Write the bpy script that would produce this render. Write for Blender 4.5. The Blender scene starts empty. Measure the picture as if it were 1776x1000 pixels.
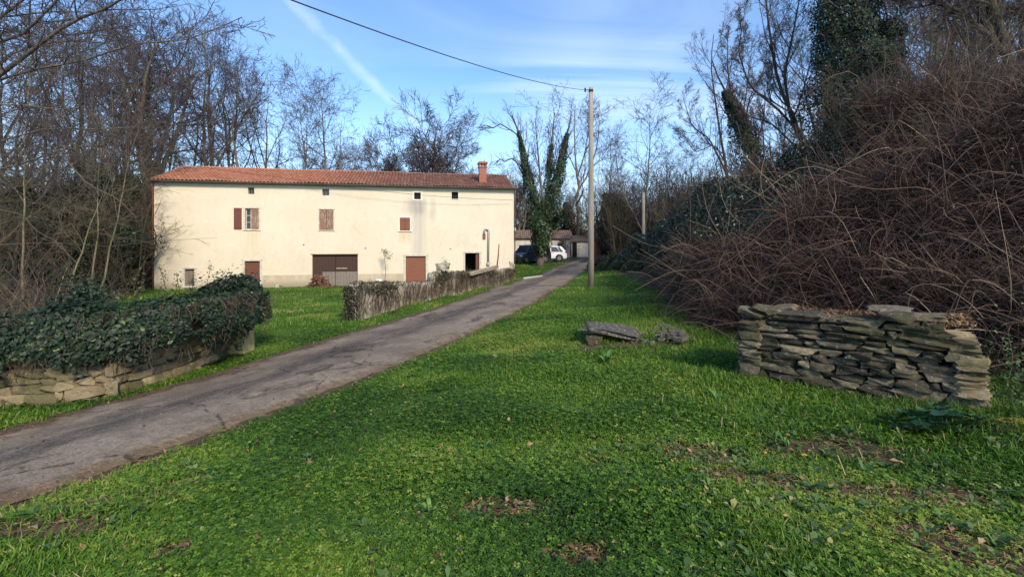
import bpy, math, random
import numpy as np
R = math.radians
random.seed(7)
SC = bpy.context.scene
COL = SC.collection

# ------------------------------------------------------------------ camera, sky, sun, exposure
F, CU, HV, EYE = 800.0, 888.0, 420.0, 1.6
cam = bpy.data.cameras.new('camera'); cam.sensor_width = 36; cam.lens = F / 1776 * 36
cam.shift_y = -80 / 1776; cam.clip_start = 0.05; cam.clip_end = 2000
co = bpy.data.objects.new('camera', cam); COL.objects.link(co)
co.location = (0, 0, EYE); co.rotation_euler = (R(90), 0, 0); SC.camera = co
SC.view_settings.view_transform = 'Standard'; SC.view_settings.look = 'None'
SC.view_settings.gamma = 1; SC.view_settings.use_curve_mapping = False
SC.view_settings.exposure = 0.95
SC.cycles.max_bounces = 5; SC.cycles.diffuse_bounces = 3; SC.cycles.transparent_max_bounces = 8

SUN_EL, SUN_DIR = R(34), (0.46, -0.89)            # from behind the camera, to its right
world = bpy.data.worlds.new('World'); SC.world = world; world.use_nodes = True

def px(u, v, D):
    return np.array([(u - CU) / F * D, D, EYE - (v - HV) / F * D])

class NT:
    """small helper to write node trees as expressions"""
    def __init__(s, tree): s.t = tree; s.n = tree.nodes; s.l = tree.links
    def put(s, sock, val):
        if isinstance(val, bpy.types.NodeSocket): s.l.new(val, sock)
        elif isinstance(val, (tuple, list)) and len(val) == 3 and sock.type == 'RGBA': sock.default_value = (*val, 1)
        else: sock.default_value = val
    def m(s, op, a, b=None, c=None, clamp=False):
        n = s.n.new('ShaderNodeMath'); n.operation = op; n.use_clamp = clamp
        s.put(n.inputs[0], a)
        if b is not None: s.put(n.inputs[1], b)
        if c is not None: s.put(n.inputs[2], c)
        return n.outputs[0]
    def vm(s, op, a, b=None):
        n = s.n.new('ShaderNodeVectorMath'); n.operation = op
        s.put(n.inputs[0], a)
        if b is not None: s.put(n.inputs[1], b)
        return n.outputs['Value'] if op in ('DOT_PRODUCT', 'LENGTH') else n.outputs['Vector']
    def mix(s, f, a, b, mode='MIX'):
        n = s.n.new('ShaderNodeMix'); n.data_type = 'RGBA'; n.blend_type = mode; n.clamp_factor = True
        s.put(n.inputs[0], f); s.put(n.inputs[6], a); s.put(n.inputs[7], b)
        return n.outputs[2]
    def ss(s, x, a, b):
        n = s.n.new('ShaderNodeMapRange'); n.interpolation_type = 'SMOOTHSTEP'
        s.put(n.inputs[0], x); n.inputs[1].default_value = a; n.inputs[2].default_value = b
        n.inputs[3].default_value = 0; n.inputs[4].default_value = 1
        return n.outputs[0]
    def noise(s, vec, scale, detail=4, rough=0.55, dist=0.0):
        n = s.n.new('ShaderNodeTexNoise'); s.put(n.inputs['Vector'], vec)
        n.inputs['Scale'].default_value = scale; n.inputs['Detail'].default_value = detail
        n.inputs['Roughness'].default_value = rough; n.inputs['Distortion'].default_value = dist
        return n.outputs[0]
    def vor(s, vec, scale, out='Distance', feature='F1', rnd=1.0):
        n = s.n.new('ShaderNodeTexVoronoi'); s.put(n.inputs['Vector'], vec); n.feature = feature
        n.inputs['Scale'].default_value = scale; n.inputs['Randomness'].default_value = rnd
        return n.outputs[out]
    def coord(s, which='Object'):
        return s.n.new('ShaderNodeTexCoord').outputs[which]
    def geo(s, which='Position'):
        return s.n.new('ShaderNodeNewGeometry').outputs[which]
    def scale(s, vec, sc):
        n = s.n.new('ShaderNodeMapping'); s.put(n.inputs[0], vec); n.inputs['Scale'].default_value = sc
        return n.outputs[0]
    def attr(s, name):
        n = s.n.new('ShaderNodeAttribute'); n.attribute_name = name; return n.outputs['Fac']
    def sep(s, vec):
        n = s.n.new('ShaderNodeSeparateXYZ'); s.put(n.inputs[0], vec); return n.outputs
    def comb(s, x, y, z):
        n = s.n.new('ShaderNodeCombineXYZ')
        for i, q in enumerate((x, y, z)): s.put(n.inputs[i], q)
        return n.outputs[0]
    def bump(s, h, strength, dist=0.02):
        n = s.n.new('ShaderNodeBump'); s.put(n.inputs['Height'], h)
        n.inputs['Strength'].default_value = strength; n.inputs['Distance'].default_value = dist
        return n.outputs[0]

def build_world():
    t = NT(world.node_tree); t.n.clear()
    out = t.n.new('ShaderNodeOutputWorld'); bg = t.n.new('ShaderNodeBackground')
    sky = t.n.new('ShaderNodeTexSky'); sky.sky_type = 'NISHITA'; sky.sun_disc = False
    sky.sun_elevation = SUN_EL; sky.sun_rotation = math.atan2(SUN_DIR[0], SUN_DIR[1])
    sky.air_density = 1.0; sky.dust_density = 0.5; sky.ozone_density = 1.6
    d = t.coord('Generated'); x, y, z = t.sep(d)
    den = t.m('ADD', t.m('MAXIMUM', z, 0.0), 0.16)
    p = t.comb(t.m('DIVIDE', x, den), t.m('DIVIDE', y, den), 0.0)
    n1 = t.noise(t.scale(p, (0.55, 1.3, 1)), 1.0, 6, 0.6, 0.9)
    n2 = t.noise(t.scale(p, (1.0, 0.5, 1)), 0.45, 3, 0.5, 0.3)
    veil = t.m('MULTIPLY', t.ss(n1, 0.34, 0.70), t.ss(n2, 0.30, 0.58))
    # more thin cloud towards the right hand sky, clear blue at the left
    side = t.ss(x, -0.55, 0.45)
    veil = t.m('MULTIPLY', veil, t.m('MULTIPLY_ADD', side, 0.95, 0.12))
    low = t.m('SUBTRACT', 1.0, t.ss(z, 0.0, 0.42))
    veil = t.m('MAXIMUM', veil, t.m('MULTIPLY', low, 0.42))
    # old contrail: a soft streak along a great circle
    d1 = px(500, 0, 1) - np.array([0, 0, EYE]); d2 = px(690, 185, 1) - np.array([0, 0, EYE])
    n = np.cross(d1, d2); n /= np.linalg.norm(n)
    wob = t.m('MULTIPLY', t.m('SUBTRACT', t.noise(d, 5.0, 3), 0.5), 0.05)
    dist = t.m('ABSOLUTE', t.m('ADD', t.vm('DOT_PRODUCT', d, tuple(n)), wob))
    tr = t.m('POWER', t.m('SUBTRACT', 1.0, t.ss(dist, 0.0, 0.026)), 1.3)
    tr = t.m('MULTIPLY', tr, t.m('MULTIPLY_ADD', t.noise(d, 16.0, 5, 0.7), 1.6, -0.15, True))
    tr = t.m('MULTIPLY', tr, t.m('MULTIPLY', t.ss(z, 0.12, 0.26), t.ss(t.m('MULTIPLY', x, -1.0), 0.08, 0.16)))
    veil = t.m('MAXIMUM', veil, t.m('MULTIPLY', tr, 0.46))
    base = t.mix(1.0, sky.outputs[0], (0.66, 0.90, 1.12), 'MULTIPLY')
    col = t.mix(t.m('MULTIPLY', veil, 0.9), base, (5.0, 5.7, 6.7))
    t.put(bg.inputs['Color'], col); bg.inputs['Strength'].default_value = 0.12
    t.l.new(bg.outputs[0], out.inputs[0])
build_world()
sun = bpy.data.lights.new('sun', 'SUN'); sun.energy = 2.5; sun.angle = R(10); sun.color = (1.0, 0.84, 0.66)
so = bpy.data.objects.new('sun', sun); COL.objects.link(so); so.location = (-20, -25, 30)
from mathutils import Vector
sd = Vector((SUN_DIR[0] * math.cos(SUN_EL), SUN_DIR[1] * math.cos(SUN_EL), math.sin(SUN_EL)))
so.rotation_euler = (-sd).to_track_quat('-Z', 'Y').to_euler()

# ------------------------------------------------------------------ helpers
def thing(name, label, cat, loc=(0, 0, 0), rz=0.0, group=None, kind=None):
    o = bpy.data.objects.new(name, None); COL.objects.link(o)
    o.empty_display_size = 0.3; o.location = tuple(float(c) for c in loc); o.rotation_euler = (0, 0, rz)
    tag(o, label, cat, group, kind); return o
def tag(o, label=None, cat=None, group=None, kind=None):
    if label: o['label'] = label
    if cat: o['category'] = cat
    if group: o['group'] = group
    if kind: o['kind'] = kind
    return o
def mesh_np(name, V, Fq, mat, parent=None, tint=None, smooth=False, extra=None):
    me = bpy.data.meshes.new(name)
    V = np.asarray(V, np.float32); Fq = np.asarray(Fq, np.int32)
    k = Fq.shape[1]
    me.vertices.add(len(V)); me.vertices.foreach_set('co', V.ravel())
    me.loops.add(Fq.size); me.loops.foreach_set('vertex_index', Fq.ravel())
    me.polygons.add(len(Fq)); me.polygons.foreach_set('loop_start', np.arange(0, Fq.size, k, dtype=np.int32))
    if smooth: me.polygons.foreach_set('use_smooth', np.ones(len(Fq), bool))
    me.update(calc_edges=True)
    if tint is not None:
        a = me.attributes.new('tint', 'FLOAT', 'POINT'); a.data.foreach_set('value', np.asarray(tint, np.float32))
    for nm, arr in (extra or {}).items():
        a = me.attributes.new(nm, 'FLOAT', 'POINT'); a.data.foreach_set('value', np.asarray(arr, np.float32))
    me.materials.append(mat)
    o = bpy.data.objects.new(name, me); COL.objects.link(o)
    if parent: o.parent = parent
    return o
class MB:
    """collects boxes, prisms, tubes; faces may be any size"""
    def __init__(s): s.v = []; s.f = []
    def add(s, vs, fs):
        b = len(s.v); s.v += [tuple(map(float, p)) for p in vs]; s.f += [tuple(b + i for i in f) for f in fs]; return s
    def box(s, x0, x1, y0, y1, z0, z1, bev=0.0):
        x0, x1 = min(x0, x1), max(x0, x1); y0, y1 = min(y0, y1), max(y0, y1); z0, z1 = min(z0, z1), max(z0, z1)
        if bev <= 0:
            vs = [(x, y, z) for z in (z0, z1) for y in (y0, y1) for x in (x0, x1)]
            return s.add(vs, [(0, 2, 3, 1), (4, 5, 7, 6), (0, 1, 5, 4), (2, 6, 7, 3), (0, 4, 6, 2), (1, 3, 7, 5)])
        b = bev; vs = []
        def ring(z, i):
            return [(x0 + i, y0, z), (x1 - i, y0, z), (x1, y0 + i, z), (x1, y1 - i, z), (x1 - i, y1, z), (x0 + i, y1, z), (x0, y1 - i, z), (x0, y0 + i, z)]
        def ring_in(z):
            return [(x0 + b, y0 + b, z)] * 1 + [(x1 - b, y0 + b, z)] * 2 + [(x1 - b, y1 - b, z)] * 2 + [(x0 + b, y1 - b, z)] * 2 + [(x0 + b, y0 + b, z)]
        vs = ring_in(z0) + ring(z0 + b, b) + ring(z1 - b, b) + ring_in(z1)
        fs = [tuple(range(7, -1, -1))] + [tuple(range(24, 32))]
        for k in range(3):
            for i in range(8): j = (i + 1) % 8; fs.append((k * 8 + i, k * 8 + j, k * 8 + 8 + j, k * 8 + 8 + i))
        return s.add(vs, fs)
    def tube(s, pts, rad, n=8, cap=True):
        P = np.array(pts, float)[None]; Rr = np.broadcast_to(np.array(rad, float), (len(pts),))[None]
        V, Q = tubes(P, Rr, n); s.add(V, Q)
        if cap:
            b = len(s.v) - len(V); s.f.append(tuple(b + i for i in range(n - 1, -1, -1))); s.f.append(tuple(b + (len(pts) - 1) * n + i for i in range(n)))
        return s
    def prism(s, poly, y0, y1, axis='y'):
        """poly in (a,b) extruded along an axis"""
        n = len(poly)
        mk = {'y': lambda a, b, c: (a, c, b), 'x': lambda a, b, c: (c, a, b), 'z': lambda a, b, c: (a, b, c)}[axis]
        vs = [mk(a, b, y0) for a, b in poly] + [mk(a, b, y1) for a, b in poly]
        fs = [tuple(range(n)), tuple(range(2 * n - 1, n - 1, -1))] + [(i, i + n, (i + 1) % n + n, (i + 1) % n) for i in range(n)]
        return s.add(vs, fs)
    def build(s, name, mat, parent=None, smooth=False):
        me = bpy.data.meshes.new(name); me.from_pydata(s.v, [], s.f); me.validate(); me.update()
        import bmesh
        bm = bmesh.new(); bm.from_mesh(me); bmesh.ops.remove_doubles(bm, verts=bm.verts, dist=1e-5)
        bmesh.ops.recalc_face_normals(bm, faces=bm.faces); bm.to_mesh(me); bm.free()
        if smooth:
            for p in me.polygons: p.use_smooth = True
        me.materials.append(mat)
        o = bpy.data.objects.new(name, me); COL.objects.link(o)
        if parent: o.parent = parent
        return o
def tubes(P, Rad, S):
    """P (N,K,3) polylines, Rad (N,K) -> verts, quads; every polyline a connected tapered tube"""
    N, K, _ = P.shape
    T = np.gradient(P, axis=1); T /= np.linalg.norm(T, axis=2, keepdims=True) + 1e-9
    mT = T.mean(1); ref = np.where(np.abs(mT[:, 2:3]) < 0.75, np.array([[0, 0, 1.0]]), np.array([[1.0, 0, 0]]))[:, None, :]
    U = np.cross(T, np.broadcast_to(ref, T.shape)); U /= np.linalg.norm(U, axis=2, keepdims=True) + 1e-9
    W = np.cross(T, U)
    a = np.arange(S) / S * 2 * np.pi
    V = P[:, :, None, :] + Rad[:, :, None, None] * (np.cos(a)[None, None, :, None] * U[:, :, None, :] + np.sin(a)[None, None, :, None] * W[:, :, None, :])
    idx = np.arange(N * K * S).reshape(N, K, S)
    q = np.stack([idx[:, :-1], np.roll(idx[:, :-1], -1, 2), np.roll(idx[:, 1:], -1, 2), idx[:, 1:]], -1).reshape(-1, 4)
    return V.reshape(-1, 3), q
def join(parts):
    Vs, Qs, b = [], [], 0
    for V, Q in parts: Vs.append(V); Qs.append(Q + b); b += len(V)
    return np.concatenate(Vs), np.concatenate(Qs)
def leaf_quads(P, Nrm, size, rng, aspect=0.8, fold=0.15):
    """one four-sided leaf per point, roughly facing Nrm"""
    n = len(P); Nrm = Nrm / (np.linalg.norm(Nrm, axis=1, keepdims=True) + 1e-9)
    r = rng.normal(size=(n, 3)); U = np.cross(Nrm, r); U /= np.linalg.norm(U, axis=1, keepdims=True) + 1e-9
    W = np.cross(Nrm, U); s = np.broadcast_to(size, (n,))[:, None]
    V = np.stack([P - U * s, P - W * s * aspect * 0.6 + Nrm * s * fold + U * s * .15, P + U * s, P + W * s * aspect * 0.6 + Nrm * s * fold + U * s * .15], 1)
    return V.reshape(-1, 3), np.arange(n * 4).reshape(n, 4)
def smooth01(x, a, b):
    t = np.clip((x - a) / (b - a), 0, 1); return t * t * (3 - 2 * t)
_rs = np.random.RandomState(3)
_WV = [(_rs.uniform(0, 2 * np.pi), _rs.uniform(0, 2 * np.pi), 0.6 + 0.8 * _rs.rand()) for _ in range(14)]
def wav(x, y, sc):
    """cheap smooth noise, about -1..1"""
    o = 0
    for a, p, k in _WV: o = o + np.sin((x * math.cos(a) + y * math.sin(a)) * k * sc + p)
    return o / 4.0

# ------------------------------------------------------------------ materials
MATS = {}
def mat(name, build):
    if name in MATS: return MATS[name]
    m = bpy.data.materials.new(name); m.use_nodes = True; t = NT(m.node_tree)
    bs = t.n['Principled BSDF']; build(t, bs); MATS[name] = m; return m
def simple(name, c1, c2, scale=6, rough=0.8, metal=0.0, bump=0.3, bdist=0.01, spec=0.3, stretch=(1, 1, 1)):
    def b(t, bs):
        c = t.scale(t.coord('Object'), stretch)
        n = t.noise(c, scale, 6, 0.65)
        t.put(bs.inputs['Base Color'], t.mix(t.ss(n, 0.3, 0.7), c1, c2))
        bs.inputs['Roughness'].default_value = rough; bs.inputs['Metallic'].default_value = metal
        bs.inputs['Specular IOR Level'].default_value = spec
        if bump: t.put(bs.inputs['Normal'], t.bump(t.noise(c, scale * 5, 5, 0.7), bump, bdist))
    return mat(name, b)
def leafmat(name, stops, rough=0.55, trans=0.25, spec=0.35):
    """colour of each leaf from its own tint value"""
    def b(t, bs):
        f = t.attr('tint'); r = t.n.new('ShaderNodeValToRGB'); t.put(r.inputs[0], f)
        e = r.color_ramp.elements
        while len(e) < len(stops): e.new(0.5)
        for i, (p, c) in enumerate(stops): e[i].position = p; e[i].color = (*c, 1)
        t.put(bs.inputs['Base Color'], r.outputs[0]); bs.inputs['Roughness'].default_value = rough
        bs.inputs['Specular IOR Level'].default_value = spec
        if trans > 0:
            tr = t.n.new('ShaderNodeBsdfTranslucent'); t.put(tr.inputs[0], r.outputs[0])
            mx = t.n.new('ShaderNodeMixShader'); mx.inputs[0].default_value = trans
            t.l.new(bs.outputs[0], mx.inputs[1]); t.l.new(tr.outputs[0], mx.inputs[2])
            t.l.new(mx.outputs[0], t.n['Material Output'].inputs[0])
    return mat(name, b)
M_GRASS = leafmat('grass', [(0, (0.022, 0.050, 0.008)), (0.45, (0.066, 0.160, 0.014)), (0.8, (0.155, 0.28, 0.024)), (0.93, (0.27, 0.33, 0.055)), (1, (0.40, 0.31, 0.15))], trans=0.35)
M_IVY = leafmat('ivy_leaves', [(0, (0.009, 0.018, 0.010)), (0.6, (0.020, 0.040, 0.019)), (0.92, (0.045, 0.075, 0.033)), (1, (0.13, 0.17, 0.05))], rough=0.55, trans=0.08, spec=0.3)
M_WEED = leafmat('weed_leaves', [(0, (0.03, 0.09, 0.02)), (0.6, (0.07, 0.18, 0.04)), (1, (0.22, 0.36, 0.06))], rough=0.5, trans=0.25)
M_MALLOW = leafmat('mallow_leaves', [(0, (0.015, 0.055, 0.028)), (1, (0.04, 0.125, 0.055))], rough=0.45, trans=0.12, spec=0.45)
M_DRY = leafmat('dry_leaves', [(0, (0.07, 0.035, 0.02)), (0.6, (0.20, 0.115, 0.06)), (1, (0.42, 0.28, 0.15))], rough=0.75, trans=0.1)
M_CANE = leafmat('canes', [(0, (0.026, 0.016, 0.013)), (0.55, (0.080, 0.048, 0.038)), (0.88, (0.165, 0.105, 0.075)), (1, (0.32, 0.24, 0.15))], rough=0.6, trans=0.0)
M_SCRUB = leafmat('scrub_twigs', [(0, (0.035, 0.025, 0.018)), (0.6, (0.11, 0.08, 0.055)), (1, (0.30, 0.26, 0.14))], rough=0.75, trans=0.0)
def bark(name, c1, c2, moss=None):
    def b(t, bs):
        c = t.coord('Object'); n = t.noise(t.scale(c, (3, 3, .6)), 3.0, 6, 0.7)
        col = t.mix(t.ss(n, 0.3, 0.72), c1, c2)
        if moss: col = t.mix(t.m('MULTIPLY', t.ss(t.noise(c, 0.8, 4), 0.48, 0.66), 0.75), col, moss)
        t.put(bs.inputs['Base Color'], col); bs.inputs['Roughness'].default_value = 0.85; bs.inputs['Specular IOR Level'].default_value = 0.15
        t.put(bs.inputs['Normal'], t.bump(n, 0.6, 0.03))
    return mat(name, b)
M_BARK = bark('bark', (0.060, 0.050, 0.046), (0.20, 0.165, 0.135), (0.15, 0.14, 0.055))
M_BARKD = bark('bark_dark', (0.035, 0.028, 0.026), (0.11, 0.085, 0.075), (0.06, 0.065, 0.03))
M_MOSSB = bark('mossy_bark', (0.11, 0.095, 0.06), (0.24, 0.21, 0.13), (0.16, 0.17, 0.05))
M_TWIG = bark('twig_bark', (0.052, 0.043, 0.044), (0.125, 0.102, 0.098))
M_TWIGR = bark('twig_bark_brown', (0.078, 0.064, 0.042), (0.175, 0.145, 0.095))

# ------------------------------------------------------------------ terrain
ROAD_N = [(0, 868, -.5), (150, 820, -.52), (300, 773, -.52), (450, 716, -.5), (600, 663, -.5), (700, 630, -.48), (800, 590, -.45), (900, 538, -.42), (960, 504, -.4), (1000, 478, -.38), (1020, 463, -.36)]
ROAD_F = [(0, 755, -.6), (150, 712, -.62), (300, 670, -.65), (450, 622, -.68), (600, 580, -.68), (700, 552, -.66), (800, 522, -.62), (880, 495, -.58), (940, 475, -.52), (985, 457, -.42)]
ctl = list(ROAD_N) + list(ROAD_F) + [(888, 1000, 0), (400, 1000, -.1), (0, 1000, -.25), (1300, 1000, .03), (1776, 1000, .06), (1290, 655, 0), (1700, 725, 0), (1500, 690, 0), (1065, 582, -.05),
       (1025, 498, -.16), (1130, 476, -.05), (1160, 545, -.02), (600, 850, -.2), (888, 750, -.12), (1000, 560, -.2), (950, 640, -.22),
       (0, 708, -.75), (200, 688, -.75), (330, 648, -.75), (412, 610, -.78), (616, 555, -.76), (755, 517, -.70), (893, 482, -.66),
       (500, 540, -1.2), (450, 500, -1.53), (620, 497, -1.53), (280, 503, -1.53), (200, 520, -1.4), (560, 522, -1.3), (300, 550, -1.05),
       (920, 456, -.42), (975, 452, -.38), (1060, 452, -.3)]
CP = []
for u, v, z in ctl:
    D = F * (EYE - z) / (v - HV); CP.append(((u - CU) / F * D, D, z))
CP += [(-5, 22, -1.3), (-2, 27, -1.4), (-3, 31, -1.5), (0, 33, -1.35), (-12, 24, -1.45), (-24, 28, -1.5), (-30, 40, -1.2), (-8, 4, -.75), (-12, 8, -.7), (-14, 14, -1.0), (-9, 16, -1.1),
       (0, -6, .1), (8, -4, .2), (-8, -4, -.2), (12, 4, .3), (10, 12, .5), (14, 20, .8), (8, 28, .3), (20, 40, .8), (0, 56, -.3), (10, 56, -.2), (-15, 50, -1.0),
       (0, 90, 3.0), (-40, 90, 3.0), (40, 90, 5.0), (-60, 50, 1.0), (60, 50, 4.0), (0, 150, 6), (-100, 150, 6), (100, 150, 8), (-100, 0, 0), (100, 0, 3), (0, -60, 1)]
CP = np.array(CP)
CR2 = (0.35 + 0.09 * np.hypot(CP[:, 0], CP[:, 1])) ** 2
def gz0(x, y):
    x = np.atleast_1d(np.asarray(x, float)); y = np.atleast_1d(np.asarray(y, float)); out = np.empty(x.shape)
    xf, yf, of = x.ravel(), y.ravel(), out.ravel()
    for i in range(0, len(xf), 50000):
        d2 = (xf[i:i + 50000, None] - CP[None, :, 0]) ** 2 + (yf[i:i + 50000, None] - CP[None, :, 1]) ** 2
        w = 1 / (d2 + CR2[None]) ** 1.8 * CR2[None] ** 0.4
        of[i:i + 50000] = (w * CP[None, :, 2]).sum(1) / w.sum(1)
    return of.reshape(x.shape)
def G(u, v, dmax=110):
    """where the pixel's ray meets the terrain"""
    D = np.exp(np.linspace(math.log(1.3), math.log(dmax), 1500)); X = (u - CU) / F * D; Z = EYE - (v - HV) / F * D
    h = Z - gz0(X, D); i = np.where(h < 0)[0]
    if len(i) == 0: i = [len(D) - 1]
    k = max(i[0], 1); f = h[k - 1] / (h[k - 1] - h[k] + 1e-9); Dk = D[k - 1] + f * (D[k] - D[k - 1])
    return np.array([(u - CU) / F * Dk, Dk, EYE - (v - HV) / F * Dk])
def resample(P, n):
    P = np.array(P); d = np.r_[0, np.cumsum(np.linalg.norm(np.diff(P, axis=0), axis=1))]
    s = np.linspace(0, d[-1], n); return np.stack([np.interp(s, d, P[:, k]) for k in range(P.shape[1])], 1)
def crom(P, n):
    """smooth curve through points, n samples"""
    P = resample(P, 60); Q = P.copy()
    for _ in range(6): Q[1:-1] = (Q[:-2] + Q[1:-1] * 2 + Q[2:]) / 4
    return resample(Q, n)
eN = [G(u, v) for u, v, _ in ROAD_N]; eF = [G(u, v) for u, v, _ in ROAD_F]
eN = [(-6.6, -6.0, 0), (-5.2, 1.0, 0)] + eN + [(8.6, 46, 0), (13, 58, 0)]; eF = [(-9.2, -6.0, 0), (-7.0, 2.0, 0)] + eF + [(9.2, 60, 0)]
RN = crom(eN, 160); RF = crom(eF, 160)
RC = (RN + RF) / 2; RH = np.linalg.norm((RN - RF)[:, :2], axis=1) / 2
def road_d(x, y):
    """signed distance in widths: <1 inside the lane"""
    x = np.asarray(x, float).ravel(); y = np.asarray(y, float).ravel(); o = np.empty(len(x)); side = np.empty(len(x))
    for i in range(0, len(x), 40000):
        d2 = (x[i:i + 40000, None] - RC[None, :, 0]) ** 2 + (y[i:i + 40000, None] - RC[None, :, 1]) ** 2
        k = d2.argmin(1); a = RF[k]; b = RN[k]; w = b - a; L = np.linalg.norm(w[:, :2], axis=1)
        s = ((x[i:i + 40000] - RC[k, 0]) * w[:, 0] + (y[i:i + 40000] - RC[k, 1]) * w[:, 1]) / L
        o[i:i + 40000] = np.abs(s) - L / 2 * 1.0
    return o   # metres outside the edge (negative inside)
def gz(x, y):
    x = np.asarray(x, float); y = np.asarray(y, float); sh = x.shape
    r = np.hypot(x, y).ravel()
    b = 0.034 * wav(x, y, 2.0) + 0.020 * wav(y + 3, x, 5.5)
    return gz0(x, y).reshape(sh) + (b.ravel() * smooth01(road_d(x, y), 0.05, 0.7) * (1 - 0.6 * smooth01(r, 15, 40))).reshape(sh)
def g1(x, y): return float(gz(np.array([x]), np.array([y]))[0])

PATCH = [(G(1205, 795), .55, .16), (G(1300, 835), .40, .10), (G(870, 885), .28, .12), (G(1000, 960), .16, .08), (G(130, 890), .75, .20), (G(60, 940), .40, .16), (G(1690, 950), .45, .20), (G(1430, 770), .50, .20),
         (G(740, 890), .10, .08), (G(300, 850), .25, .12), (G(1560, 860), .50, .16), (G(300, 965), .14, .08), (G(1085, 597), .7, .25)]
def soil(x, y):
    """0..1 bare soil and leaf litter"""
    x = np.asarray(x, float); y = np.asarray(y, float); o = np.zeros(x.shape)
    w = 0.30 * wav(x, y, 6.0) + 0.2 * wav(y, x, 13.0)
    for p, a, b in PATCH:
        a, b = a * .95, b * .85
        d = np.hypot((x - p[0]) / a * 0.9 + (y - p[1]) / a * .15, (y - p[1]) / b * .75) + w
        o = np.maximum(o, 1 - smooth01(d, 0.55, 1.35))
    D = y; U = x / np.maximum(y, 0.5)
    wood = smooth01(y, 44, 52) + smooth01(-U, 0.80, 0.92) * smooth01(y, 13, 18) + smooth01(x - (3.4 + y * 0.10), 0.2, 1.2) * smooth01(y, 6.0, 7.2)
    wood = wood + smooth01(x, 5.5, 6.5) * smooth01(y, 3.5, 5)
    o = np.maximum(o, np.clip(wood, 0, 1) * 0.92)
    rd = road_d(x, y).reshape(x.shape)
    o = np.maximum(o, (1 - smooth01(rd, 0.0, 0.24 + 0.10 * wav(x, y, 3.0))) * 0.85)
    o = np.maximum(o, 0.30 * smooth01(wav(x, y, 1.1), 0.6, 1.5))
    return np.clip(o, 0, 1)

def b_ground(t, bs):
    p = t.geo('Position'); s = t.attr('soil')
    n1 = t.noise(p, 1.3, 5); n2 = t.noise(p, 14, 6, .7); n3 = t.noise(p, 60, 4, .7)
    g = t.mix(t.ss(n1, .35, .65), (0.026, 0.060, 0.010), (0.055, 0.115, 0.016)); g = t.mix(t.ss(n2, .35, .75), g, (0.085, 0.16, 0.028))
    so_ = t.mix(t.ss(n2, .3, .7), (0.055, 0.038, 0.026), (0.15, 0.108, 0.07)); so_ = t.mix(t.ss(n3, .52, .68), so_, (0.20, 0.145, 0.09))
    f = t.m('ADD', s, t.m('MULTIPLY', t.m('SUBTRACT', n2, .5), .5), None, True)
    t.put(bs.inputs['Base Color'], t.mix(t.ss(f, .25, .75), g, so_)); bs.inputs['Roughness'].default_value = .95; bs.inputs['Specular IOR Level'].default_value = .1
    t.put(bs.inputs['Normal'], t.bump(t.m('ADD', n2, n3), .8, .03))
M_GROUND = mat('ground', b_ground)
tx = np.linspace(-4.5, 4.5, 330); gx = 3.0 * np.sinh(tx); ty = np.linspace(-2.2, 4.75, 300); gy = 3.0 + 3.0 * np.sinh(ty)
XX, YY = np.meshgrid(gx, gy, indexing='ij')
ZZ = gz(XX, YY); rd = road_d(XX, YY).reshape(XX.shape)
ZZ = ZZ - 0.07 * (1 - smooth01(rd, -0.25, -0.02))
idx = np.arange(XX.size).reshape(XX.shape)
Q = np.stack([idx[:-1, :-1], idx[1:, :-1], idx[1:, 1:], idx[:-1, 1:]], -1).reshape(-1, 4)
tag(mesh_np('ground', np.stack([XX, YY, ZZ], -1).reshape(-1, 3), Q, M_GROUND, smooth=True, extra={'soil': soil(XX, YY).ravel()}), kind='structure')

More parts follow.
